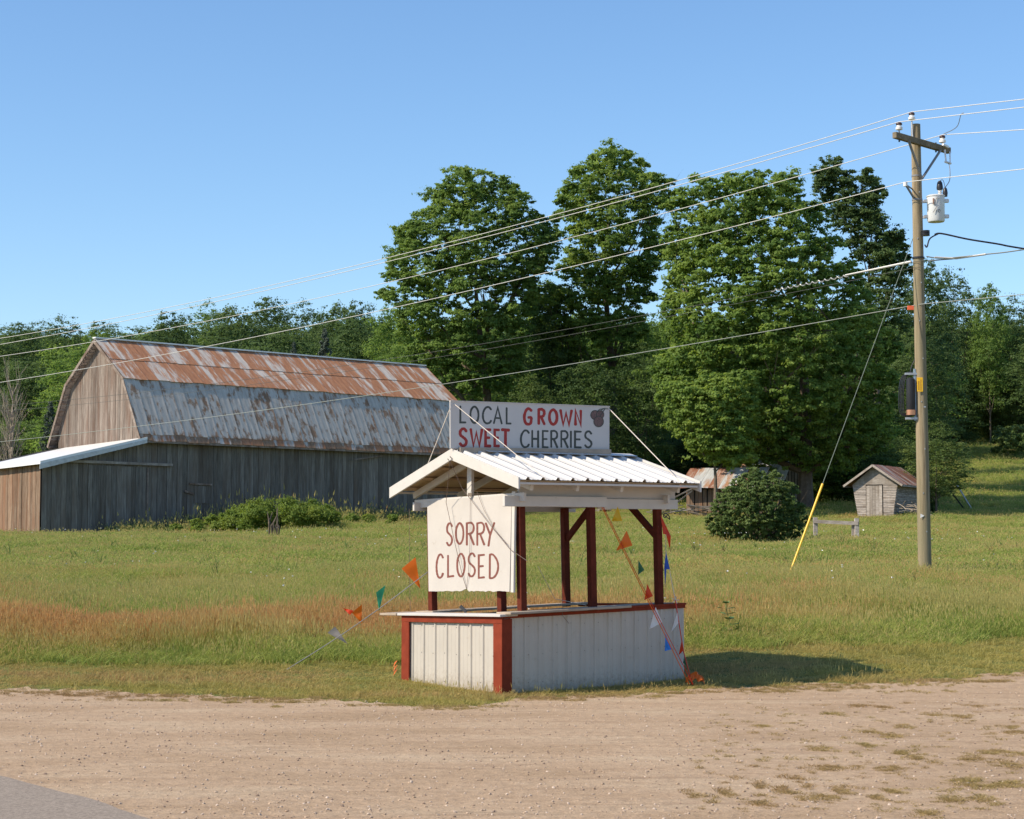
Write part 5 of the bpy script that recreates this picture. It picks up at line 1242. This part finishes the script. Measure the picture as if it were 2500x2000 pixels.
# left wooded ridge, from left to right
ft = [
 (-60, 800, 205, 190, 0, M_LD, 'dark tree cut by the left edge of the photo, on the ridge'),
 (45, 793, 200, 150, 1, M_LD, 'leftmost ridge tree fully in view, ragged dark top'),
 (150, 785, 212, 150, 0, M_LD, 'dark ridge tree between the left edge and the barn peak, highest there'),
 (235, 806, 190, 110, 2, M_LA, 'ridge tree whose top shows just above the barn peak'),
 (320, 812, 205, 130, 0, M_LD, 'low dark ridge tree just right of the barn peak'),
 (415, 768, 200, 160, 1, M_LD, 'dark ridge tree behind the left part of the barn ridge'),
 (505, 752, 208, 150, 0, M_LA, 'round ridge tree left of the highest ridge tree'),
 (565, 745, 196, 140, 2, M_LS, 'paler green ridge tree above the middle of the barn ridge'),
 (655, 732, 204, 170, 1, M_LD, 'broad ridge tree, highest above the barn roof'),
 (745, 752, 200, 150, 0, M_LD, 'dark ridge tree right of the highest one'),
 (815, 738, 193, 130, 2, M_LD, 'slim dark ridge tree above the right part of the barn ridge'),
 (875, 742, 188, 120, 1, M_LD, 'dark ridge tree next to the airy maple'),
 (165, 872, 130, 170, 0, M_LA, 'bright green tree just left of the barn gable'),
 (60, 880, 165, 180, 2, M_LD, 'dark tree in the gap left of the barn, behind the dead tree'),
 (960, 750, 168, 170, 1, M_LA, 'mid green tree filling the gap left of the airy maple'),
 (955, 860, 128, 150, 0, M_LA, 'low spreading tree behind the right end of barn roof'),
 (1010, 900, 124, 150, 2, M_LS, 'greyish tree behind the far barn corner'),
 (1345, 700, 137, 190, 1, M_LD, 'dark slender tree between the two tallest maples'),
 (1300, 930, 128, 150, 0, M_LS, 'grey green understory tree behind the roof sign'),
 (1440, 880, 129, 170, 2, M_LD, 'dark understory tree right of the roof sign cherries'),
 (1560, 860, 131, 180, 0, M_LD, 'dark understory tree between tallest and widest maple'),
 (1600, 770, 146, 170, 1, M_LA, 'mid green tree in the sky gap between tallest and widest maple'),
 (2255, 640, 160, 190, 1, M_LD, 'dark green tree directly right of the pole, tall'),
 (2330, 672, 198, 150, 0, M_LD, 'rounded tree second right of the pole'),
 (2420, 700, 195, 110, 1, M_LA, 'isolated top standing above the right hand wood'),
 (2490, 735, 200, 160, 0, M_LD, 'tree at the right edge of the photo, rounded'),
 (2375, 800, 203, 190, 2, M_LD, 'dark tree below the isolated top on the right'),
 (2250, 820, 146, 200, 0, M_LD, 'dark lower tree right behind the pole'),
 (2460, 850, 206, 200, 2, M_LA, 'lower green tree near the right edge'),
 (2330, 900, 196, 150, 1, M_LD, 'shadowy tree above the small round tree'),
 (2570, 790, 190, 200, 0, M_LD, 'tree cut by the right edge of the photo'),
 (2440, 935, 200, 120, 1, M_LS, 'pale grey green tree above the field edge at right'),
 (2490, 945, 198, 110, 0, M_LS, 'pale grey green tree at right edge, below the dark wood'),
]
for a in ft: far_tree(*a, sink=3.2 if a[0] > 2300 and a[1] > 850 else .3)
for px, yt, Y, w, lb_ in ((790, 808, 160, 100, 'pale blue spruce behind the barn ridge, right one'), (715, 840, 158, 70, 'pale blue spruce behind the barn ridge, smaller left one'), (120, 985, 120, 90, 'blue grey spruce left of the barn gable'), (165, 1010, 118, 70, 'small blue grey spruce touching the barn gable'), (1000, 1000, 118, 60, 'small spruce by the far barn corner')):
    far_tree(px, yt, Y, w, 3, M_LC, lb_, 'spruce_tree')
far_tree(2285, 1042, 118, 165, 0, M_LS, 'small round tree just right of the pole beside the little shed', 'small_tree', sink=.4)
# dead pale tree at the left edge
def bare_tree(px, ytop, Y, wpx, label, bark=None):
    x = (px-1250)/FPX*Y; z = tz(x, Y); h = P(px, ytop, Y).z-z; w = wpx/FPX*Y; root = thing('bare_tree', (x, Y, z), label, 'tree')
    m = MB(); b = Vector((x, Y, z))
    for s in range(3):
        tp_ = b+Vector((rnd.uniform(-.2, .2)*w, 0, h*rnd.uniform(.8, 1))); base = b+Vector((.1*s-.1, .1*s, -.2)); m.tube([base, base.lerp(tp_, .5)+Vector((.05*w, 0, 0)), tp_], [.10, .05, .01], 6)
        for k in range(22):
            t = rnd.uniform(.25, .95); a = base.lerp(tp_, t); an = rnd.uniform(0, 6.28); e = a+Vector((math.cos(an)*w*.45*(1-t*.4), math.sin(an)*w*.4, h*rnd.uniform(.12, .3)))
            m.tube([a, a.lerp(e, .5)-UZ*.05*h*.3, e], [.03, .018, .006], 4, False)
            for _ in range(3): m.tube([a.lerp(e, rnd.uniform(.4, .9)), e+Vector((rnd.uniform(-.5, .5), rnd.uniform(-.3, .3), rnd.uniform(.1, .7)))], [.012, .004], 3, False)
    m.build('branches', bark or M_BARKP, root)
bare_tree(22, 940, 112, 80, 'leafless pale tree at the left edge beside the barn')
# --- bushes
def bush(prof, Y, D, sp, rr, mat, label, basepx, name='bush', sub=14, per=30, leaf=.05, tvar=.2, ground=0, kind=None, tb=None):
    L = lobes_from_profile(prof, Y, D, sp, rr, .02, .7, .3); bx = (basepx-1250)/FPX*Y; bz = tz(bx, Y); root = thing(name, (bx, Y, bz), label, 'bush')
    me, sc = foliage(L, sub, per, leaf, 'foliage', tvar=tvar, tb=tb); me.transform(Matrix.Translation((-bx, -Y, -bz))); link_mesh('foliage', me, mat, root)
    m = MB()
    for i in range(0, len(L), 5):
        c = Vector(L[i][:3]); m.tube([c, c+Vector((rnd.uniform(-.4, .4), rnd.uniform(-.3, .3), rnd.uniform(.2, .6)))], [.012, .004], 3, False)
    for i in range(0, len(L), 4): m.tube([(bx+rnd.uniform(-.4, .4), Y, bz-.1), Vector(L[i][:3])], [.04, .01], 4, False)
    m.build('stems', M_BARK, root); return root
C3 = lambda x, y: (1550+x*.4406, 1080+y*.4406)
bush([(1158, 1820, 1890), (1180, 1790, 1925), (1208, 1758, 1945), (1240, 1738, 1962), (1280, 1728, 1972), (1310, 1735, 1966), (1334, 1760, 1930)], 69.5, 1.7, 22, 17, M_LS, 'large dark green bush in the field left of the yellow guy sleeve', 1855, leaf=.036, sub=16, per=62, tb=.0, tvar=.3)
bush([(1050, 2440, 2500), (1065, 2420, 2520), (1085, 2415, 2540), (1100, 2430, 2530)], 178, 3, 24, 20, M_LS, 'pale rounded bush at the far field edge on the right', 2470, leaf=.12)
bush([(1195, 2200, 2250), (1215, 2195, 2280), (1240, 2200, 2290), (1262, 2205, 2290)], 121.0, 1.2, 18, 15, M_LD, 'low dark shrubs around the right side of the little shed', 2240, leaf=.08)
# weedy mound by the barn wall
wm = [(640, 1238, 60), (700, 1236, 55), (760, 1240, 50), (590, 1252, 50), (800, 1250, 40), (560, 1262, 40), (680, 1265, 60), (740, 1262, 55), (520, 1270, 35), (480, 1277, 30), (620, 1270, 50), (860, 1262, 25), (900, 1264, 25), (960, 1262, 22), (430, 1284, 22)]
L = []
for x, y, r in wm:
    Yd = 94+rnd.uniform(-1.2, 1.2) if x < 840 else 100
    q = P(x, y+6, Yd); r_ = r*.55*Yd/FPX; L.append((q.x, q.y, q.z, r_)); q = P(x+rnd.uniform(-20, 20), y+12, Yd-1); L.append((q.x, q.y, q.z-.2, r_))
me, sc = foliage(L, 34, 62, .05, 'foliage', tvar=.22, tb=.1, subr=.55, flat=.8)
wc = Vector((P(680, 1280, 94).x, 94, tz(P(680, 1280, 94).x, 94))); me.transform(Matrix.Translation(-wc)); wr = thing('weed_mound', wc, 'light green mound of brambles growing against the shaded barn wall', 'bush'); link_mesh('foliage', me, M_LBUSH, wr)
MB().tube([wc-UZ*.2, wc+UZ*.8], .02, 4).build('stems', M_BARK, wr)
# dead dock stalks
dp = G(668, 1314)
dd_ = thing('dead_stalks', dp, 'clump of rust brown dead stalks standing before the bramble mound', 'dead plant')
for k in range(9):
    a = dp+Vector((rnd.uniform(-.22, .22), rnd.uniform(-.1, .1), 0)); h = rnd.uniform(.7, 1.25)
    MB().tube([a, a+Vector((rnd.uniform(-.08, .08), 0, h*.6)), a+Vector((rnd.uniform(-.15, .15), 0, h))], [.012, .04, .012], 5).build('stalk', M_BARK, dd_)
# milkweed right of the stand
mp = G(1788, 1566); mk = thing('milkweed_plant', mp, 'lone upright milkweed with broad paired leaves at the edge of the tall grass', 'plant')
st = [mp+Vector((.02*math.sin(k*.8)-.012*k, 0, .085*k)) for k in range(8)]; MB().tube(st, .007, 5).build('stem', M_LEAFY, mk)
for k in range(2, 8):
    for s in (-1, 1):
        a = st[k]; an = k*1.1; d = Vector((math.cos(an)*s, math.sin(an)*s*.7, .35)).normalized(); sd = d.cross(UZ).normalized()*.055; Lf = .20*(1.1-.05*k)
        m = MB(); m.add([a, a+d*Lf*.4+sd-UZ*.01, a+d*Lf*.8+sd*.7-UZ*.015, a+d*Lf-UZ*.035, a+d*Lf*.8-sd*.7-UZ*.015, a+d*Lf*.4-sd-UZ*.01], [(0, 1, 2, 3, 4, 5)]); m.build('leaf', M_LEAFY, mk)

# ============================================================ SCATTERED STUFF
def scatter(name, pts, rot, scl, idx, sources, label, mat=None, kind='stuff'):
    "one object: instances of source meshes on points"
    col = bpy.data.collections.new(name+' sources')
    for i, me in enumerate(sources):
        o = bpy.data.objects.new('%s_%02d' % (name, i), me); col.objects.link(o)
    n = len(pts); me = bpy.data.meshes.new(name); me.vertices.add(n); me.vertices.foreach_set('co', np.asarray(pts, np.float32).ravel())
    a = me.attributes.new('rot', 'FLOAT_VECTOR', 'POINT'); a.data.foreach_set('vector', np.asarray(rot, np.float32).ravel())
    a = me.attributes.new('scl', 'FLOAT_VECTOR', 'POINT'); a.data.foreach_set('vector', np.asarray(scl, np.float32).ravel())
    a = me.attributes.new('idx', 'INT', 'POINT'); a.data.foreach_set('value', np.asarray(idx, np.int32))
    me.update(); ob = bpy.data.objects.new(name, me); COL.objects.link(ob)
    ng = bpy.data.node_groups.new(name, 'GeometryNodeTree'); ng.interface.new_socket('Geometry', in_out='INPUT', socket_type='NodeSocketGeometry'); ng.interface.new_socket('Geometry', in_out='OUTPUT', socket_type='NodeSocketGeometry')
    N = ng.nodes; Lk = ng.links; gi = N.new('NodeGroupInput'); go = N.new('NodeGroupOutput'); ip = N.new('GeometryNodeInstanceOnPoints'); ci = N.new('GeometryNodeCollectionInfo')
    ci.inputs['Collection'].default_value = col; ci.inputs['Separate Children'].default_value = True; ci.inputs['Reset Children'].default_value = True
    def na(nm, t): q = N.new('GeometryNodeInputNamedAttribute'); q.data_type = t; q.inputs['Name'].default_value = nm; return q.outputs['Attribute']
    Lk.new(gi.outputs[0], ip.inputs['Points']); Lk.new(ci.outputs[0], ip.inputs['Instance']); ip.inputs['Pick Instance'].default_value = True
    Lk.new(na('idx', 'INT'), ip.inputs['Instance Index']); Lk.new(na('rot', 'FLOAT_VECTOR'), ip.inputs['Rotation']); Lk.new(na('scl', 'FLOAT_VECTOR'), ip.inputs['Scale'])
    Lk.new(ip.outputs[0], go.inputs[0]); md = ob.modifiers.new('scatter', 'NODES'); md.node_group = ng
    ob['kind'] = kind; ob['label'] = label; return ob
def tuft(nb, h, spread, w, lean, heads=0, mat=None, seed=0, droop=.3):
    r_ = np.random.default_rng(seed); V = []; F = []; Hh = []; MI = []
    for i in range(nb):
        a = r_.uniform(0, 6.28); rr_ = spread*math.sqrt(r_.random()); bx, by = rr_*math.cos(a), rr_*math.sin(a); hh = h*r_.uniform(.55, 1.1)
        an = r_.uniform(0, 6.28); ln = lean*hh*r_.uniform(.2, 1.2); dx, dy = math.cos(an)*ln, math.sin(an)*ln; px_, py_ = -math.sin(an+1.3), math.cos(an+1.3); ww = w*r_.uniform(.6, 1.3)
        head = i < heads
        if head: ww *= .45; hh *= 1.25
        b = len(V)
        for t, wf, bend in ((0, 1, 0), (.5, .85, .3), (.85, .5, .75)):
            z = hh*t*(1-.12*bend); V += [(bx+dx*bend-px_*ww*wf, by+dy*bend-py_*ww*wf, z), (bx+dx*bend+px_*ww*wf, by+dy*bend+py_*ww*wf, z)]; Hh += [t, t]
        V.append((bx+dx*1.15, by+dy*1.15, hh*(.93-droop*lean))); Hh.append(1.)
        F += [(b, b+1, b+3, b+2), (b+2, b+3, b+5, b+4), (b+4, b+5, b+6)]; MI += [0]*3
        if head:
            b = len(V); c = np.array([bx+dx*.95, by+dy*.95, hh*.88]); hl = .075*(h/.5+.4)*r_.uniform(.7, 1.2); hw = w*1.5
            V += [tuple(c), tuple(c+[hw*.8, 0, hl*.4]), tuple(c+[dx*.1, dy*.1, hl*1.3]), tuple(c+[-hw*.8, 0, hl*.4]), tuple(c+[0, hw*.8, hl*.5]), tuple(c+[0, -hw*.8, hl*.5])]; Hh += [1]*6
            F += [(b, b+1, b+2, b+3), (b, b+4, b+2, b+5)]; MI += [1, 1]
    me = bpy.data.meshes.new('tuft'); me.from_pydata(V, [], F)
    a = me.attributes.new('hgt', 'FLOAT', 'POINT'); a.data.foreach_set('value', np.array(Hh, np.float32)); me.materials.append(mat); me.materials.append(M_SEED)
    me.polygons.foreach_set('material_index', np.array(MI, np.int32)); me.update(); return me
TALL = [tuft(42, .33, .20, .0048, .75, 4, M_GRASS, 10+i) for i in range(4)]+[tuft(42, .27, .22, .005, .85, 0, M_GRASS, 20+i) for i in range(3)]
HEAD = [tuft(34, .40, .22, .0042, .45, 22, M_GRASS, 30+i) for i in range(3)]
FARG = [tuft(46, .16, .42, .010, 1.1, 3, M_GRASS, 40+i) for i in range(4)]
SHORT = [tuft(46, .050, .12, .0032, 1.2, 0, M_TURF, 50+i, .1) for i in range(4)]+[tuft(34, .085, .10, .003, .9, 2, M_TURF, 60+i) for i in range(2)]
def zone(n, y0, y1, marg=3.0, p=1.0):
    "uniform density over the visible wedge between y0 and y1 (plus a margin)"
    out = []
    while sum(len(o) for o in out) < n:
        y = rng.uniform(y0, y1, n); hw = y*.275+marg; x = rng.uniform(-1, 1, n)*(y1*.275+marg); k = np.abs(x) < hw; out.append(np.stack([x[k], y[k]], 1))
    return np.concatenate(out)[:n]
def instand(xy, pad=.02):
    d = xy-np.array([N0.x, N0.y]); u = d@np.array([U.x, U.y]); v = d@np.array([VV.x, VV.y]); return (u > -pad) & (u < LU+pad) & (v > -pad) & (v < LV+pad)
def inbarn(xy):
    d = xy-np.array([E0.x, E0.y]); a = d@np.array([BA.x, BA.y]); g = d@np.array([BG.x, BG.y]); return (a > -5.6) & (a < BL) & (g > .35) & (g < 9.2)
def tallstart(x): return np.interp(x, [-12, -4, -1.5, .5, 2.5, 4, 9, 14], [28.3, 28.4, 28.6, 30.2, 30.4, 30.2, 31.6, 32.5])+.25*np.sin(x*1.7)+.12*np.sin(x*4.3)
def mk_grass(name, xy, srcs, off, s0, s1, label, zs=None):
    n = len(xy); z = terr(xy[:, 0], xy[:, 1])-.01+off; rot = np.stack([rng.normal(0, .06, n), rng.normal(0, .06, n), rng.uniform(0, 6.28, n)], 1)
    s = rng.uniform(s0, s1, n); hz = s*(.82+.28*np.sin(xy[:, 0]*.9+xy[:, 1]*.6)*np.sin(xy[:, 0]*.37-xy[:, 1]*.8+2)) if zs is None else s*zs
    scl = np.stack([s, s, hz], 1); idx = rng.integers(0, len(srcs), n)
    return scatter(name, np.column_stack([xy, z]), rot, scl, idx, srcs, label)
xy = zone(21000, 27.8, 46); xy = xy[(xy[:, 1] > tallstart(xy[:, 0])+rng.normal(0, .12, len(xy))) & ~instand(xy, .1)]
ramp_ = np.clip((xy[:, 1]-tallstart(xy[:, 0]))/1.2, 0, 1)*.45+.55
mk_grass('tall_grass', xy, TALL+HEAD[:1], 0, .85, 1.25, 'tall green meadow grass nearest the stand', ramp_*np.interp(xy[:, 1], [33, 43], [1, .55])*(.88+.3*np.sin(xy[:, 0]*1.1+np.sin(xy[:, 1]*.9)*2)*np.sin(xy[:, 1]*1.3+xy[:, 0]*.4)))
xb = zone(11000, 28.5, 38); belt = np.abs(xb[:, 1]-.27*xb[:, 0]-32.7+.4*np.sin(xb[:, 0]*.9)) < rng.uniform(.4, 2.4, len(xb)); xb = xb[belt & (xb[:, 1] > tallstart(xb[:, 0])+.6) & ((xb[:, 0] < 1) | (rng.random(len(xb)) < .3)) & ~instand(xb, .1)]
mk_grass('ripe_grass', xb, HEAD, 0, .9, 1.15, 'reddish brown ripe grass heads in a belt left of the stand')
xy = zone(17000, 45.5, 78); mk_grass('meadow_grass', xy, FARG, 0, .95, 1.3, 'mid field meadow grass')
xy = zone(17000, 77.5, 128); xy = xy[~inbarn(xy)]; mk_grass('meadow_grass', xy, FARG, 0, 1.15, 1.6, 'far meadow grass before the barn and sheds')
xy = zone(14000, 127.5, 215, 6); xy = xy[xy[:, 0] > 8]; mk_grass('hill_grass', xy, FARG, 0, 1.7, 2.5, 'grass on the rising field at the far right')
# verge
xy = zone(17000, 21.0, 33.0, 2.0); ey = edgeY(xy[:, 0]); dd2 = xy[:, 1]-ey
pn = np.sin(xy[:, 0]*3.1+2*np.sin(xy[:, 1]*1.7))*np.sin(xy[:, 1]*4.3+xy[:, 0]*1.1)
k = (rng.random(len(xy)) < np.clip(.22+dd2/.7+.25*pn, 0, 1)) & (xy[:, 1] < tallstart(xy[:, 0])+.6) & (dd2 > -.55) & ~instand(xy)
xv = xy[k]; mk_grass('verge_grass', xv, SHORT, 0, .8, 1.5, 'short dry verge grass between gravel and tall grass')
# thin taller fringe along the foot of the stand
fr_ = []
for t in np.linspace(0, 1, 260): fr_.append(S(LU*t, -.04-abs(rng.normal(0, .03)), 0)); fr_.append(S(-.05-abs(rng.normal(0, .03)), LV*t, 0))
fr_ = np.array([(p.x, p.y) for p in fr_]); fr_ = fr_[rng.random(len(fr_)) < .5]; mk_grass('verge_grass', fr_, SHORT, 0, .5, 1.1, 'short grass fringe at the foot of the stand walls')
# weeds on the gravel
C4b = lambda x, y: (1250+x*.58, 1300+y*.58)
wl_ = [(1465, 740, 50), (1345, 772, 45), (1037, 822, 25), (1775, 780, 35), (1895, 785, 60), (1650, 830, 30), (1510, 850, 50), (1605, 870, 45), (1490, 908, 35), (1300, 920, 40), (1350, 1005, 50), (1630, 945, 30), (1580, 1010, 50), (2130, 850, 50), (2090, 830, 40), (1900, 1060, 60), (2000, 1080, 80), (2050, 940, 90), (1300, 1135, 60), (1140, 1108, 30), (1040, 1080, 25), (1395, 1108, 30), (900, 1110, 20), (1210, 1065, 25), (1050, 1165, 30), (1740, 1190, 40), (1940, 970, 60), (1850, 1140, 40), (2130, 1080, 60), (1600, 1105, 25), (1540, 1130, 25), (1560, 745, 30), (1950, 740, 35), (1700, 960, 30), (2100, 990, 60), (1980, 1140, 50), (820, 680, 25), (1050, 678, 30), (600, 700, 50), (760, 1120, 20), (1220, 650, 30)]
wx = []; wz = []
for x, y, r in wl_:
    c = G(*C4b(x, y)); rm = r*.58*c.y/FPX
    for _ in range(int(4+r*.42)): wx.append((c.x+rnd.gauss(0, rm*.6), c.y+rnd.gauss(0, .10+rm*.25))); wz.append(rnd.uniform(.25, .7))
for x, y, r in ((478, 703, 40), (880, 713, 35), (1190, 710, 15), (1165, 742, 12), (1640, 738, 40), (750, 695, 25), (1330, 705, 30), (300, 672, 20)):
    c = G(x*.58, 1300+y*.58); rm = r*.58*c.y/FPX
    for _ in range(int(5+r*.4)): wx.append((c.x+rnd.gauss(0, rm*.5), c.y+rnd.gauss(0, .10))); wz.append(rnd.uniform(.3, .6))
for _ in range(70):    # islands of turf that have crept into the gravel along the edge
    ex = rnd.uniform(-8, 8); ey_ = float(edgeY(ex))-rnd.uniform(.05, 1.0)**1.6; rr_ = rnd.uniform(.08, .4)
    for _ in range(int(8+rr_*45)): wx.append((ex+rnd.gauss(0, rr_), ey_+rnd.gauss(0, rr_*.35))); wz.append(rnd.uniform(.4, 1.0))
for _ in range(320):   # sparse seedlings toward the right
    c = G(rnd.uniform(1700, 2540), rnd.uniform(1720, 1990)); wx.append((c.x, c.y)); wz.append(rnd.uniform(.3, .8))
WTUFT = [tuft(26, .050, .07, .0035, 1.3, 0, M_DRYT, 90+i, .1) for i in range(3)]
wx = np.array(wx); mk_grass('gravel_weeds', wx, WTUFT, .028, .45, .95, 'sparse flat weeds growing through the gravel', np.array(wz))
# pebbles
def pebble(seed):
    bm = bmesh.new(); bmesh.ops.create_icosphere(bm, subdivisions=1, radius=1); r_ = random.Random(seed)
    for v in bm.verts: v.co = Vector((v.co.x*r_.uniform(.75, 1.2), v.co.y*r_.uniform(.7, 1.1), v.co.z*r_.uniform(.45, .7)))
    me = bpy.data.meshes.new('pebble'); bm.to_mesh(me); bm.free(); me.materials.append(M_STONES[seed % 4]); return me
M_STONES = [M_STONE, mat_plain('pale stone', (.50, .40, .32), .9, var=.2), mat_plain('brown stone', (.24, .17, .125), .9, var=.3), mat_plain('grey stone', (.40, .31, .24), .9, var=.3)]
PEB = [pebble(i) for i in range(8)]
n = 24000; y = 11.5+(25.8-11.5)*rng.random(n)**1.25; x = rng.uniform(-1, 1, n)*(y*.275+1)
k = y < edgeY(x)+.2; x, y = x[k], y[k]
road_side = ((x-ra.x)*rn.x+(y-ra.y)*rn.y) > -.0
k = ~road_side | (rng.random(len(x)) < .02); x, y = x[k], y[k]
den = .5+.5*np.sin(x*.7+y*1.3)*np.sin(y*2.1-x*.4); k = rng.random(len(x)) < .35+.65*den; x, y = x[k], y[k]; n = len(x)
s = .0035+.0065*rng.random(n)**4*2
z = terr(x, y)+.016+s*.25
scatter('gravel', np.stack([x, y, z], 1), rng.uniform(0, 6.28, (n, 3))*np.array([.1, .1, 1]), np.stack([s, s, s], 1), rng.integers(0, 8, n), PEB, 'loose small stones lying on the gravel lot')
# coarser weeds standing in the meadow
WEED = []
for i in range(3):
    me = tuft(12, .55, .10, .014, .55, 3, M_WEED, 80+i, .2); WEED.append(me)
xy = zone(520, 30.5, 70); xy = xy[(xy[:, 1] > tallstart(xy[:, 0])+.8) & ~instand(xy, .3) & (np.sin(xy[:, 0]*.7+2)*np.sin(xy[:, 1]*.5+1) > -.2)]
mk_grass('meadow_weeds', xy, WEED, 0, .5, 1.0, 'scattered darker weeds and dock standing in the meadow')
# rank growth banked up against the barn wall
bp = []; bs2 = []
for _ in range(1500):
    a = rnd.uniform(-2.5, 21.5); d = rnd.uniform(.15, 3.6)**1.1; q = B(a, WL-d, 0)
    f = (.55+.45*math.exp(-((a-8)/5.5)**2))*(1-.55*d/3.6)*rnd.uniform(.6, 1.2); bp.append((q.x, q.y)); bs2.append(f)
bp = np.array(bp); mk_grass('barn_weeds', bp, TALL[4:]+WEED+HEAD[:1], 0, 1.6, 2.3, 'rank grass and weeds banked up against the long barn wall', np.array(bs2)*1.3)
# little white flowers in the meadow
fl = bpy.data.meshes.new('flower'); fl.from_pydata([(.02*math.cos(a), .02*math.sin(a), .01*(i % 2)) for i, a in enumerate([k*math.pi/4 for k in range(8)])]+[(0, 0, -.02)], [], [(i, (i+1) % 8, 8) for i in range(8)]); fl.materials.append(M_PORC)
xy = zone(700, 31, 75); xy = xy[xy[:, 1] > tallstart(xy[:, 0])+.5]; cl_ = (np.sin(xy[:, 0]*.6+1)*np.sin(xy[:, 1]*.45)) > .25; xy = xy[cl_]
n = len(xy); sc_ = rng.uniform(.5, 1.2, n)
scatter('white_flowers', np.column_stack([xy, terr(xy[:, 0], xy[:, 1])+.5]), rng.uniform(-.6, .6, (n, 3)), np.stack([sc_]*3, 1), np.zeros(n), [fl], 'tiny white flowers scattered in the meadow')
# wood behind: everything that reads as one mass
wpts = []; wscl = []
for _ in range(430):
    Y = rnd.uniform(172, 330); x = rnd.uniform(-.32, .34)*Y*1.1
    px = 1250+x/Y*FPX
    if px > 2250 and Y < 205: continue
    h = rnd.uniform(11, 15.5) if px < 2200 else rnd.uniform(11, 14)
    w = rnd.uniform(7, 11); wpts.append((x, Y, tz(x, Y)-1.0)); wscl.append((w, w, h))
WGEN = []
for g, mt in ((0, M_LD), (1, M_LD), (2, M_LA)):
    me = GEN[g][0].copy(); me.materials.clear(); me.materials.append(mt); WGEN.append(me)
n = len(wpts); scatter('woodland', np.array(wpts), np.column_stack([np.zeros((n, 2)), rng.uniform(0, 6.28, n)]), np.array(wscl), rng.integers(0, 3, n), WGEN, 'dense dark green woodland covering the hill behind the named trees')
# undergrowth at the feet of the trees
upts = []; uscl = []
for px in np.arange(-100, 2640, 22):
    for _ in range(3):
        if px < 1050: Y = rnd.uniform(150, 172)
        elif px < 2200: Y = rnd.uniform(133, 160)
        else: Y = rnd.uniform(203, 212)
        x = (px+rnd.uniform(-15, 15)-1250)/FPX*Y; h = rnd.uniform(3.5, 7.5)*(1 if px < 2200 else .6); upts.append((x, Y, tz(x, Y)-h*.22)); w = rnd.uniform(4, 6.5); uscl.append((w, w, h))
n = len(upts); scatter('undergrowth', np.array(upts), np.column_stack([np.zeros((n, 2)), rng.uniform(0, 6.28, n)]), np.array(uscl), rng.integers(0, 3, n), WGEN, 'dark undergrowth and saplings under the wood edge')
